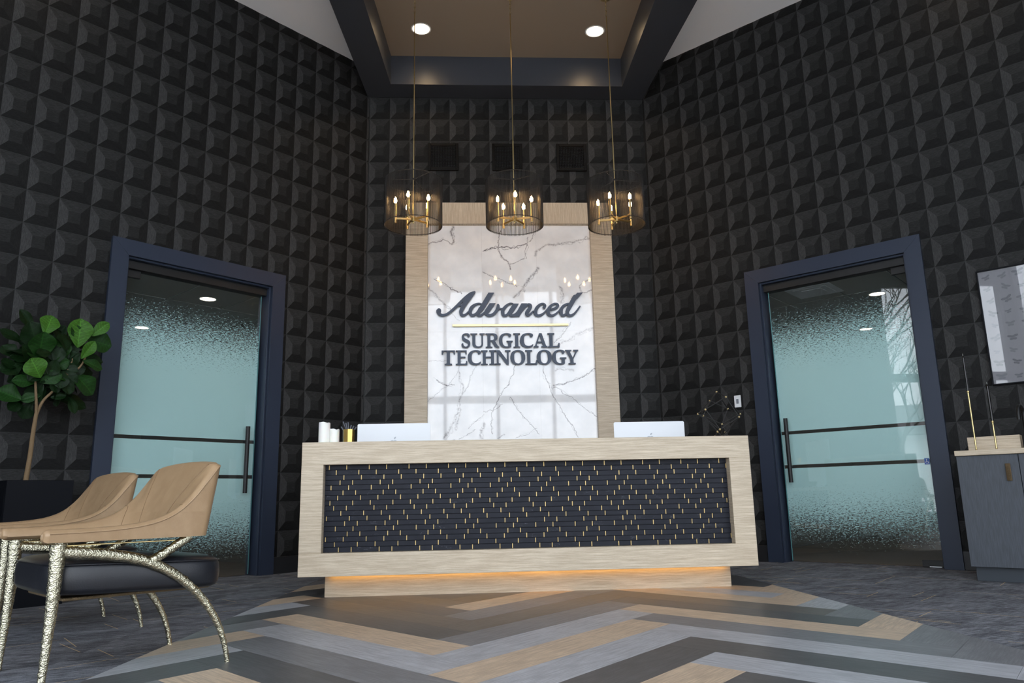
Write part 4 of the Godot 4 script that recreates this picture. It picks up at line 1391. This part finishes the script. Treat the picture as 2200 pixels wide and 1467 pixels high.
func build_shell_back(o: Node3D) -> void:
	# stations from the near arm's front end to the middle of the back: outer edge, rim height, rim inner edge, inner foot
	var half := [
		[Vector2(0.765, -0.024), 0.612, Vector2(0.765, 0.034), Vector2(0.765, 0.050), 0.0],
		[Vector2(0.620, -0.026), 0.614, Vector2(0.620, 0.034), Vector2(0.620, 0.055), 0.0],
		[Vector2(0.480, -0.028), 0.622, Vector2(0.480, 0.032), Vector2(0.480, 0.062), 0.0],
		[Vector2(0.370, -0.030), 0.641, Vector2(0.365, 0.030), Vector2(0.390, 0.078), 0.004],
		[Vector2(0.285, -0.030), 0.678, Vector2(0.285, 0.026), Vector2(0.335, 0.105), 0.010],
		[Vector2(0.215, -0.030), 0.738, Vector2(0.222, 0.022), Vector2(0.305, 0.135), 0.020],
		[Vector2(0.158, -0.028), 0.810, Vector2(0.172, 0.022), Vector2(0.290, 0.165), 0.032],
		[Vector2(0.112, -0.022), 0.868, Vector2(0.140, 0.034), Vector2(0.280, 0.195), 0.042],
		[Vector2(0.088, 0.004), 0.886, Vector2(0.126, 0.060), Vector2(0.275, 0.225), 0.046],
		[Vector2(0.082, 0.060), 0.893, Vector2(0.120, 0.100), Vector2(0.271, 0.255), 0.046],
		[Vector2(0.080, 0.180), 0.899, Vector2(0.117, 0.200), Vector2(0.268, 0.295), 0.046],
		[Vector2(0.079, 0.330), 0.901, Vector2(0.116, 0.330), Vector2(0.267, 0.330), 0.046]]
	var full := half.duplicate()
	for i in range(half.size() - 2, -1, -1):
		var h: Array = half[i]
		full.append([Vector2(h[0].x, 0.66 - h[0].y), h[1], Vector2(h[2].x, 0.66 - h[2].y), Vector2(h[3].x, 0.66 - h[3].y), h[4]])
	# each as one smooth list
	var lists := []
	for k in 4:
		var pts := []
		for f: Array in full:
			if k == 1: pts.append(Vector2(f[1], f[4]))
			else: pts.append(f[k])
		lists.append(smooth(pts, 5))
	var n: int = lists[0].size()
	var outer := []
	var inner := []
	var under := []
	var pipe := []
	var ybot := 0.560
	for i in n:
		var oo: Vector2 = lists[0][i]
		var ht: float = lists[1][i].x
		var lean: float = lists[1][i].y
		var ti: Vector2 = lists[2][i]
		var ib: Vector2 = lists[3][i]
		var ob := oo + Vector2(lean, 0.006)
		if i > n / 2: ob.y = oo.y - 0.006
		var a := chair_point(ob.x, ybot, ob.y)
		var b := chair_point(oo.x, ht - 0.016, oo.y)
		var c := chair_point(ti.x, ht - 0.010, ti.y)
		var d := chair_point(ib.x, ybot + 0.012, ib.y)
		var sw := (d - c)
		var bulge := Vector3(sw.y, -sw.x, 0)
		outer.append([a, a.lerp(b, 0.33), a.lerp(b, 0.67), b])
		var crown := (b + c) * 0.5 + Vector3(0, 0.012, 0)
		var inward := Vector3(d.x - c.x, 0, d.z - c.z) * 0.10
		inner.append([b, b.lerp(crown, 0.5) + Vector3(0, 0.005, 0), crown, c.lerp(crown, 0.4) + Vector3(0, 0.003, 0), c, c.lerp(d, 0.25) + inward * 0.7, c.lerp(d, 0.5) + inward, c.lerp(d, 0.75) + inward * 0.7, d])
		under.append([d, d.lerp(a, 0.3) - Vector3(0, 0.012, 0), a.lerp(d, 0.15) - Vector3(0, 0.002, 0), a])
		pipe.append(b)
	var mid := chair_point(0.42, 0.62, 0.33)
	var g := G.new()
	g.sheet(outer, mid, false, Vector2(4, 1))
	g.sheet(inner, mid, true, Vector2(4, 1))
	g.sheet(under, mid + Vector3(0, 0.6, 0), false, Vector2(4, 1))
	# rounded front ends of the arms
	for e in [0, n - 1]:
		var loop: Array = []
		loop.append_array(outer[e])
		loop.append_array(inner[e].slice(1))
		loop.append_array(under[e].slice(1, 3))
		var cen := Vector3.ZERO
		for p: Vector3 in loop: cen += p / loop.size()
		var rows := []
		for k in 6:
			var t := k / 5.0
			var row := []
			var sc := cos(t * PI / 2) if k < 5 else 0.0
			for m in loop.size() + 1:
				var p: Vector3 = loop[m % loop.size()]
				row.append(cen + (p - cen) * pow(sc, 0.5) + Vector3(0.020 * sin(t * PI / 2), 0, 0))
			rows.append(row)
		g.sheet(rows, cen - Vector3(0.05, 0, 0))
	var sh := put("backrest", g, M.tan_leather, o)
	g = G.new()
	var pr := []
	for i in pipe.size(): pr.append(0.0034)
	g.tube(pipe, pr, 6, 0.0, null, false)
	put("piping", g, M.tan_leather, sh)
	# stitched seams: down the inner back on each side, across each arm, and up each outer back corner
	for i: int in [22, n - 23, 38, n - 39]:
		g = G.new()
		var line := []
		var lr := []
		for p: Vector3 in inner[i].slice(1):
			line.append(p + (mid - p).normalized() * 0.0006)
			lr.append(0.0012)
		g.tube(smooth(line, 4), range(lr.size() * 4 - 3).map(func(_k): return 0.0012), 5, 0.0, null, false)
		put("seam", g, M.leather_seam, sh)
	for i: int in [39, n - 40]:
		g = G.new()
		g.tube(outer[i], [0.0022, 0.0022, 0.0022, 0.0022], 5, 0.0, null, false)
		put("seam", g, M.leather_seam, sh)

# ------------------------------------------------------------------ cabinet, picture and things on the right
func build_cabinet() -> void:
	var x0 := 3.158
	var dw := 0.4155
	var o := thing("cabinet", "blue-grey cabinet with pale wood top beside the right glass door", "cabinet", WR * at(x0 + dw * 2.0, 0, 0.44))
	var inv := at(-(x0 + dw * 2.0), 0, -0.44)
	var x1 := x0 + dw * 4.0
	var g := G.new()
	g.box(Vector3((x0 + x1) * 0.5, 0.528, 0.435), Vector3(x1 - x0, 0.84, 0.86), 0.002, inv)
	put("body", g, M.cabinet_grey, o)
	g = G.new()
	g.box(Vector3((x0 + x1) * 0.5 + 0.01, 0.054, 0.43), Vector3(x1 - x0 - 0.02, 0.108, 0.79), 0.002, inv)
	put("toe_kick", g, M.toe_kick, o)
	g = G.new()
	g.box(Vector3((x0 + x1) * 0.5, 0.969, 0.456), Vector3(x1 - x0 + 0.006, 0.040, 0.90), 0.003, inv, false, Vector2(0.2, 0.1))
	put("countertop", g, M.oak, o)
	for k in 4:
		g = G.new()
		g.box(Vector3(x0 + dw * (k + 0.5), 0.528, 0.876), Vector3(dw - 0.004, 0.838, 0.020), 0.0015, inv, false, Vector2(k * 0.3, 0))
		var d := put("cabinet_door", g, M.cabinet_grey, o)
		g = G.new()
		var hx := x0 + dw * (k + 0.5) + (0.135 if k % 2 == 0 else -0.135)
		g.box(Vector3(hx, 0.813, 0.902), Vector3(0.034, 0.130, 0.012), 0.003, inv)
		g.box(Vector3(hx, 0.855, 0.891), Vector3(0.012, 0.012, 0.014), 0.0, inv)
		g.box(Vector3(hx, 0.771, 0.891), Vector3(0.012, 0.012, 0.014), 0.0, inv)
		var r := RandomNumberGenerator.new()
		r.seed = 40 + k
		for i in 26:
			var p := Vector3(hx + r.randf_range(-0.013, 0.013), 0.813 + r.randf_range(-0.060, 0.060), 0.909)
			g.box(p, Vector3(0.007, 0.007, 0.004), 0.0015, inv)
		put("handle", g, M.bronze, d)
	# on the counter
	g = G.new()
	g.box(Vector3(3.381, 1.048, 0.54), Vector3(0.366, 0.117, 0.10), 0.002, Transform3D(), false, Vector2(0.6, 0.4))
	var blk := put("wood_box", g, M.oak, self, WR)
	tag(blk, "low pale wood box standing on the grey cabinet behind the candlesticks", "box")
	for q: Array in [[3.268, 1.000, 1.477, 1.772, "taller", "left"], [3.408, 1.000, 1.222, 1.519, "shorter", "right"]]:
		var zz := 0.67
		var h := thing("candlestick", "slim %s brass candlestick on the grey cabinet" % q[4], "candlestick", WR * at(q[0], 0.989, zz), "brass candlesticks on the cabinet")
		g = G.new()
		g.lathe([Vector2(0, 0), Vector2(0.036, 0.0), Vector2(0.036, 0.004), Vector2(0.010, 0.008), Vector2(0.0065, 0.016), Vector2(0.0065, q[2] - 1.004), Vector2(0.0095, q[2] - 1.0), Vector2(0.0105, q[2] - 0.989), Vector2(0, q[2] - 0.989)], 20)
		put("stem", g, M.brass, h)
		var c := thing("taper_candle", "black taper candle in the %s brass candlestick" % q[4], "candle", WR * at(q[0], q[2], zz), "black taper candles")
		g = G.new()
		g.lathe([Vector2(0, 0), Vector2(0.0105, 0.0), Vector2(0.0098, q[3] - q[2] - 0.02), Vector2(0.006, q[3] - q[2] - 0.006), Vector2(0, q[3] - q[2])], 18)
		put("wax", g, M.black_gloss, c)
		g = G.new()
		g.tube([Vector3(0, q[3] - q[2] - 0.004, 0), Vector3(0.001, q[3] - q[2] + 0.016, 0)], [0.0012, 0.0009], 6)
		put("wick", g, M.white_wax, c)
	var fa := thing("faucet", "matte black gooseneck faucet at the right end of the grey cabinet", "faucet", WR * at(3.615, 0.989, 0.62))
	g = G.new()
	g.lathe([Vector2(0, 0), Vector2(0.028, 0), Vector2(0.028, 0.006), Vector2(0.022, 0.010), Vector2(0.020, 0.10), Vector2(0.0, 0.10)], 24)
	put("base", g, M.black_metal, fa)
	g = G.new()
	var neck := []
	var nr := []
	for p: Vector3 in smooth([Vector3(0, 0.09, 0), Vector3(0, 0.20, 0), Vector3(0, 0.28, 0.0), Vector3(-0.004, 0.318, 0.02), Vector3(-0.008, 0.334, 0.07), Vector3(-0.012, 0.316, 0.12), Vector3(-0.014, 0.27, 0.145), Vector3(-0.014, 0.22, 0.15)], 8):
		neck.append(p)
		nr.append(0.0135)
	g.tube(neck, nr, 16)
	put("spout", g, M.black_metal, fa)
	g = G.new()
	g.tube([Vector3(0.02, 0.065, 0), Vector3(0.075, 0.085, 0)], [0.007, 0.006], 10)
	put("lever", g, M.black_metal, fa)
	# picture
	var pc := thing("framed_picture", "dark framed print of grey moths on the right wall above the cabinet", "picture", WR * at(3.725, 2.095, 0.012))
	var hw := 0.379
	var hh := 0.520
	for p: Array in [[Vector3(0, hh - 0.006, 0.011), Vector3(hw * 2, 0.012, 0.024)], [Vector3(0, -hh + 0.006, 0.011), Vector3(hw * 2, 0.012, 0.024)], [Vector3(-hw + 0.006, 0, 0.011), Vector3(0.012, hh * 2 - 0.024, 0.024)], [Vector3(hw - 0.006, 0, 0.011), Vector3(0.012, hh * 2 - 0.024, 0.024)]]:
		g = G.new()
		g.box(p[0], p[1], 0.0015)
		put("frame_bar", g, M.navy_dark, pc)
	g = G.new()
	g.box(Vector3(0, 0, 0.004), Vector3(hw * 2 - 0.02, hh * 2 - 0.02, 0.006), 0.0)
	for i in g.uv.size():
		g.uv[i] = Vector2(g.v[i].x / (hw * 2) + 0.5, 0.5 - g.v[i].y / (hh * 2))
	put("print", g, M.moth_print, pc)
	g = G.new()
	g.box(Vector3(0, 0, 0.013), Vector3(hw * 2 - 0.022, hh * 2 - 0.022, 0.003), 0.0)
	put("glass", g, M.clear_glass, pc)
	# light switch
	var sw := thing("light_switch", "small white wall switch beside the right glass door", "switch", WR * at(0.970, 1.672, 0.008))
	g = G.new()
	g.box(Vector3(0, 0, 0.004), Vector3(0.076, 0.130, 0.008), 0.003)
	put("plate", g, M.white_plastic, sw)
	g = G.new()
	g.box(Vector3(0, 0, 0.010), Vector3(0.027, 0.050, 0.008), 0.002)
	put("rocker", g, M.switch_grey, sw)

# ------------------------------------------------------------------ plant
func leaf_at(zx: float, zy: float, dz: float) -> Vector3:
	return Vector3(-3.41 + (zx * 0.2727 - 80.0) * 0.00304, 1.43 + (220.0 - zy * 0.2727) * 0.0041, 0.40 + dz)

func build_plant() -> void:
	var pot := thing("planter", "tall dark navy box planter behind the lounge chairs", "planter", WL * at(-3.40, 0, 0.40))
	var g := G.new()
	var hw := 0.22
	var H := 0.893
	for p: Array in [[Vector3(0, H * 0.5, hw - 0.012), Vector3(hw * 2, H, 0.024)], [Vector3(0, H * 0.5, -hw + 0.012), Vector3(hw * 2, H, 0.024)], [Vector3(hw - 0.012, H * 0.5, 0), Vector3(0.024, H, hw * 2 - 0.048)], [Vector3(-hw + 0.012, H * 0.5, 0), Vector3(0.024, H, hw * 2 - 0.048)], [Vector3(0, 0.02, 0), Vector3(hw * 2 - 0.05, 0.04, hw * 2 - 0.05)]]:
		g.box(p[0], p[1], 0.002)
	put("body", g, M.navy_dark, pot)
	g = G.new()
	g.box(Vector3(0, H - 0.06, 0), Vector3(hw * 2 - 0.05, 0.05, hw * 2 - 0.05), 0.004)
	put("soil", g, M.soil, pot)
	var o := thing("fiddle_leaf_fig", "fiddle-leaf fig tree with broad glossy leaves in the navy planter", "plant", WL * at(-3.41, 0.858, 0.40))
	var inv := at(3.41, -0.858, -0.40)
	var stem := [[[[254, 1420, 0.0], [258, 1300, 0.0], [268, 1120, 0.01], [275, 980, 0.0], [285, 830, 0.0]], 0.020, 0.014], [[[285, 840, 0.0], [272, 760, 0.01], [240, 620, 0.03], [215, 480, 0.04], [230, 330, 0.03]], 0.012, 0.006], [[[287, 840, 0.0], [330, 740, 0.0], [420, 640, 0.03], [520, 470, 0.03], [560, 300, 0.02]], 0.012, 0.006], [[[420, 640, 0.03], [340, 520, -0.05], [330, 380, -0.08]], 0.011, 0.006], [[[470, 560, 0.03], [600, 480, 0.05], [660, 330, 0.05]], 0.010, 0.005]]
	for s: Array in stem:
		var pts := []
		for p: Array in s[0]: pts.append(inv * leaf_at(p[0], p[1], p[2]))
		var line := smooth(pts, 6)
		var rad := []
		for i in line.size(): rad.append(lerpf(s[1], s[2], float(i) / (line.size() - 1)))
		g = G.new()
		g.tube(line, rad, 12)
		put("trunk" if s[1] > 0.02 else "branch", g, M.bark, o)
	# each leaf: base, tip, width, depth of base and tip, how it faces, which green
	var r := RandomNumberGenerator.new()
	r.seed = 19
	var lv := [[225, 240, 100, 118, 0.45, "d"], [262, 285, 318, 140, 0.85, "b"], [330, 330, 445, 205, 0.55, "d"], [175, 330, -20, 262, 0.45, "d"], [265, 410, 150, 225, 0.7, "d"], [235, 470, 228, 300, 0.8, "m"],
		[542, 355, 540, 145, 0.78, "b"], [640, 262, 785, 150, 0.55, "b"], [650, 270, 850, 300, 0.85, "m"], [500, 445, 395, 275, 0.7, "m"], [575, 435, 655, 308, 0.55, "b"], [600, 400, 803, 418, 0.5, "d"], [600, 440, 775, 482, 0.5, "m"],
		[560, 528, 735, 655, 0.75, "m"], [520, 520, 772, 492, 0.55, "d"], [480, 680, 722, 752, 0.55, "d"], [560, 690, 588, 805, 0.4, "d"], [248, 600, 140, 478, 1.0, "b"], [262, 622, 408, 562, 0.62, "m"], [400, 560, 472, 590, 0.9, "m"],
		[240, 622, 62, 622, 0.55, "m"], [155, 742, -15, 690, 0.85, "m"], [305, 700, 168, 738, 0.5, "m"], [200, 740, 85, 805, 0.6, "d"], [262, 745, 222, 850, 0.7, "d"], [112, 445, 0, 372, 0.75, "d"], [135, 505, -20, 560, 0.85, "d"],
		[118, 520, -30, 495, 0.6, "d"], [255, 505, 112, 388, 0.7, "d"], [332, 505, 402, 365, 0.8, "d"], [350, 562, 445, 475, 0.8, "d"], [330, 640, 445, 602, 0.6, "d"], [452, 562, 522, 440, 0.8, "d"], [352, 455, 275, 375, 0.8, "d"], [420, 640, 525, 650, 0.6, "d"],
		[380, 715, 490, 700, 0.6, "d"], [330, 420, 350, 270, 0.8, "d"], [470, 470, 560, 400, 0.8, "d"], [300, 560, 250, 430, 0.9, "d"], [180, 600, 90, 560, 0.9, "d"], [300, 690, 400, 670, 0.7, "d"], [560, 300, 480, 210, 0.6, "m"], [660, 340, 760, 345, 0.6, "d"], [440, 600, 590, 600, 0.6, "d"]]
	for i in lv.size():
		var q: Array = lv[i]
		var dz := r.randf_range(-0.02, 0.09)
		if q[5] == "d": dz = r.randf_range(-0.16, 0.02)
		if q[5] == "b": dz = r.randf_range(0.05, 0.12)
		var a := inv * leaf_at(q[0], q[1], dz)
		var b := inv * leaf_at(q[2], q[3], dz + r.randf_range(-0.06, 0.08))
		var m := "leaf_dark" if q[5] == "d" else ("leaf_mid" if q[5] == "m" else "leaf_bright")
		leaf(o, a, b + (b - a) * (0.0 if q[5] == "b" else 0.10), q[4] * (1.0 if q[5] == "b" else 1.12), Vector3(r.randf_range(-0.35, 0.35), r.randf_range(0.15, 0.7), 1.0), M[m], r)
	for i in 26:                                       # leaves over the middle of the crown
		var c0 := Vector2(390.0 + 210.0 * cos(i * 2.4) * sqrt((i + 0.5) / 26.0), 480.0 + 165.0 * sin(i * 2.4) * sqrt((i + 0.5) / 26.0))
		var dir := Vector2.from_angle(i * 2.4 + r.randf_range(-0.7, 0.7))
		var dz := r.randf_range(0.0, 0.09)
		var a := inv * leaf_at(c0.x - dir.x * 60.0, c0.y - dir.y * 60.0, dz)
		var b := inv * leaf_at(c0.x + dir.x * 75.0, c0.y + dir.y * 75.0, dz + r.randf_range(-0.05, 0.06))
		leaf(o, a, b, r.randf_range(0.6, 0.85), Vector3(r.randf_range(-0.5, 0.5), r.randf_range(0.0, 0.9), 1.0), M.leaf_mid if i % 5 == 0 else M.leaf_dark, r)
	for i in 44:                                       # leaves at the back of the crown
		var an := TAU * i / 44.0 * 5.0
		var a := inv * leaf_at(370 + cos(an) * (50 + i * 3), 480 + sin(an) * (40 + i * 3), -0.12 + 0.004 * i)
		var b := inv * leaf_at(370 + cos(an) * (225 + i * 3.4), 480 + sin(an) * (190 + i * 3), -0.16 + r.randf() * 0.14)
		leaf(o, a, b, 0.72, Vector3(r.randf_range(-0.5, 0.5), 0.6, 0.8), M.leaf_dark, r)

func leaf(o: Node3D, a: Vector3, b: Vector3, width: float, face: Vector3, m: Material, r: RandomNumberGenerator) -> void:
	var l := b - a
	var x := l.normalized()
	var z := (face - x * face.dot(x)).normalized()
	var y := z.cross(x)
	var len_ := l.length()
	var half := len_ * width * 0.5
	var curl := r.randf_range(0.01, 0.07) * len_
	var fold := r.randf_range(0.03, 0.20)
	var ph := r.randf() * TAU
	var rows := []
	for i in 11:
		var t := i / 10.0
		var w := half * pow(sin(PI * pow(clampf(t * 0.985 + 0.008, 0.0, 1.0), 1.18)), 0.58) * (0.80 + 0.24 * smoothstep(0.2, 0.65, t))
		if i == 0: w = half * 0.05
		if i == 10: w = half * 0.10
		var row := []
		for j in 7:
			var s: float = j / 3.0 - 1.0
			var rib := 0.0035 * absf(sin(t * 22.0 - absf(s) * 5.0)) * (1.0 - absf(s) * 0.5) if j != 3 else -0.004
			var p := a + x * (len_ * t) + y * (w * s) + z * (absf(s) * w * fold - curl * 4.0 * (t - 0.5) * (t - 0.5) + rib + sin(t * 9.0 + ph) * absf(s) * w * 0.13)
			row.append(p)
		rows.append(row)
	var g := G.new()
	g.sheet(rows, (a + b) * 0.5 - z * 2.0)
	put("leaf", g, m, o)

# ------------------------------------------------------------------ small things on the desk
func build_small_things() -> void:
	var g: G
	for q: Array in [[-0.668, 1.350, "left", "beside the gold pen cup on the desk"], [1.578, 1.334, "right", "beside the black rod sculpture on the desk"]]:
		var o := thing("computer_monitor", "white computer seen from behind %s" % q[3], "computer", at(q[0], 0.75, -6.60), "white computers on the desk")
		var top: float = q[1] - 0.75
		var hh := 0.255
		g = G.new()
		var poly := PackedVector2Array()
		for k in 4:
			var c := Vector2([1, -1, -1, 1][k] * (0.315 - 0.014), [1, 1, -1, -1][k] * (hh - 0.014))
			for m in 7:
				poly.append(c + Vector2.from_angle(PI / 2 * k + PI / 2 * m / 6.0) * 0.014)
		g.extrude(poly, 0.006, -0.006, at(0, top - hh, 0))
		# gently domed back
		var rows := []
		for i in 9:
			var row := []
			for j in 9:
				var u := i / 4.0 - 1.0
				var v := j / 4.0 - 1.0
				row.append(Vector3(u * 0.305, top - hh + v * 0.245, 0.0065 + 0.020 * (1.0 - u * u) * (1.0 - v * v)))
			rows.append(row)
		g.sheet(rows, Vector3(0, top - hh, -1))
		put("body", g, M.aluminium, o)
		g = G.new()
		g.extrude(PackedVector2Array([Vector2(0.0, 0.008), Vector2(0.010, 0.008), Vector2(0.10, 0.075), Vector2(0.05, 0.30), Vector2(0.04, 0.30), Vector2(0.085, 0.22)]), 0.10, -0.10, Transform3D(Basis(Vector3(0, 0, 1), Vector3.UP, Vector3(-1, 0, 0)), Vector3(0, 0, -0.02)))
		g.box(Vector3(0, 0.004, 0.02), Vector3(0.20, 0.008, 0.19), 0.002)
		put("stand", g, M.aluminium, o)
		# fruit mark: a bitten body with a leaf
		g = G.new()
		var app := PackedVector2Array()
		for k in 40:
			var a := TAU * k / 40.0
			var rad := 0.036 * (1.0 + 0.06 * cos(2.0 * a)) - 0.006 * exp(-pow((a - PI / 2) / 0.28, 2.0)) - 0.004 * exp(-pow((a - 3.0 * PI / 2) / 0.3, 2.0))
			app.append(Vector2(cos(a) * rad, sin(a) * rad * 1.02))
		var bite := PackedVector2Array()
		for k in 20: bite.append(Vector2(0.043, 0.006) + Vector2.from_angle(TAU * k / 20.0) * 0.014)
		var cut := Geometry2D.clip_polygons(app, bite)
		var my := 1.173 - 0.75
		g.extrude(cut[0], 0.0285, 0.020, at(0, my, 0))
		put("fruit_mark", g, M.logo_grey, o)
		g = G.new()
		var lf := PackedVector2Array()
		for k in 12:
			var t := k / 11.0
			lf.append(Vector2(0.002 + t * 0.016, 0.041 + t * 0.020) + Vector2(-1, 0.8).normalized() * 0.006 * sin(PI * t))
		for k in range(10, 0, -1):
			var t := k / 11.0
			lf.append(Vector2(0.002 + t * 0.016, 0.041 + t * 0.020) - Vector2(-1, 0.8).normalized() * 0.006 * sin(PI * t))
		g.extrude(lf, 0.0280, 0.016, at(0, my, 0))
		put("mark_leaf", g, M.logo_grey, o)
	# candles
	for q: Array in [[-1.104, 0.0425, 0.156, "taller white pillar candle at the left end of the desk"], [-1.027, 0.0355, 0.105, "shorter white pillar candle between the taller candle and the pen cup"]]:
		var o := thing("pillar_candle", q[3], "candle", at(q[0], 1.1245, -5.75), "white pillar candles on the desk")
		g = G.new()
		var rows := []
		var R: float = q[1]
		var H: float = q[2]
		for i in 10:
			var row := []
			for k in 41:
				var a := TAU * k / 40.0
				var wav := 0.0035 * sin(a * 2.0 + R * 90.0) + 0.0015 * sin(a * 5.0)
				var pr: Array = [[0.0, 0.0], [R * 0.97, 0.0], [R, 0.003], [R, H * 0.5], [R, H - 0.006], [R * 0.97, H], [R * 0.90, H - 0.001], [R * 0.80, H - 0.008], [R * 0.5, H - 0.013], [0.0, H - 0.014]][i]
				row.append(Vector3(cos(a) * pr[0], pr[1] + (wav if i > 3 and i < 8 else 0.0), sin(a) * pr[0]))
			rows.append(row)
		g.sheet(rows, Vector3(0, H * 0.5, 0))
		put("wax", g, M.white_wax, o)
		g = G.new()
		g.tube([Vector3(0, H - 0.016, 0), Vector3(0.001, H - 0.004, 0)], [0.0012, 0.001], 6)
		put("wick", g, M.black_gloss, o)
	# pen cup
	var cup := thing("pen_cup", "faceted shiny gold pen cup on the desk beside the white candles", "cup", at(-0.922, 1.1245, -5.75))
	g = G.new()
	g.lathe([Vector2(0, 0.0), Vector2(0.042, 0.0), Vector2(0.044, 0.102), Vector2(0.041, 0.102), Vector2(0.039, 0.006), Vector2(0, 0.006)], 8, Vector3(), false)
	put("body", g, M.gold_cup, cup)
	var tips := [[-0.046, 0.062, "leftmost and tallest"], [-0.058, 0.022, "lowest on the left"], [-0.022, 0.050, "second tall one from the left"], [-0.008, 0.056, "tall one in the middle"], [0.017, 0.034, "short one right of the middle"], [0.038, 0.026, "second from the right"], [0.054, 0.020, "rightmost"]]
	for t: Array in tips:
		var z: float = -0.012 + 0.01 * (tips.find(t) % 3)
		g = G.new()
		var p0 := Vector3(clampf(t[0] * -0.4, -0.02, 0.02), 0.010, z * 0.4)
		var p1 := Vector3(t[0], 0.102 + t[1], z)
		g.tube([p0, p0.lerp(p1, 0.86), p0.lerp(p1, 0.865), p1], [0.0042, 0.0042, 0.0048, 0.0046], 10)
		tag(put("pen", g, M.pen, self, cup.transform), "grey pen in the gold cup, the %s" % t[2], "pen", "pens in the gold cup")
	# geometric sculpture
	var sc := thing("geometric_sculpture", "open polyhedron sculpture of black rods and gold joints on the desk", "sculpture", at(1.967, 1.1245, -5.85))
	var pts := []
	for q: Array in [[510, 620, 1.0], [990, 350, 1.0], [1250, 795, 1.0], [800, 1060, 1.0], [600, 710, -1.0], [780, 375, -1.0], [1180, 560, -1.0], [1020, 905, -1.0], [870, 205, 0.0], [1365, 710, 0.0], [915, 1195, 0.0], [410, 690, 0.0], [770, 1105, 0.7], [718, 1205, 0.5], [1030, 1100, -0.4], [1100, 1200, -0.4]]:
		pts.append(Vector3((q[0] - 890) * 0.000355, (1203 - q[1]) * 0.000355 + 0.011, q[2] * 0.085))
	for e: Array in [[0, 1], [1, 2], [2, 3], [3, 0], [4, 5], [5, 6], [6, 7], [7, 4], [8, 0], [8, 1], [8, 5], [8, 6], [9, 1], [9, 2], [9, 6], [9, 7], [10, 2], [10, 3], [10, 7], [10, 4], [11, 3], [11, 0], [11, 4], [11, 5], [12, 3], [12, 13], [14, 7], [14, 15]]:
		g = G.new()
		g.tube([pts[e[0]], pts[e[1]]], [0.0042, 0.0042], 8)
		put("rod", g, M.black_metal, sc)
	for p: Vector3 in pts:
		g = G.new()
		var prof := []
		for m in 9: prof.append(Vector2(0.0085 * sin(PI * m / 8.0), -0.0085 * cos(PI * m / 8.0)))
		g.lathe(prof, 12, p)
		put("joint", g, M.brass_soft, sc)
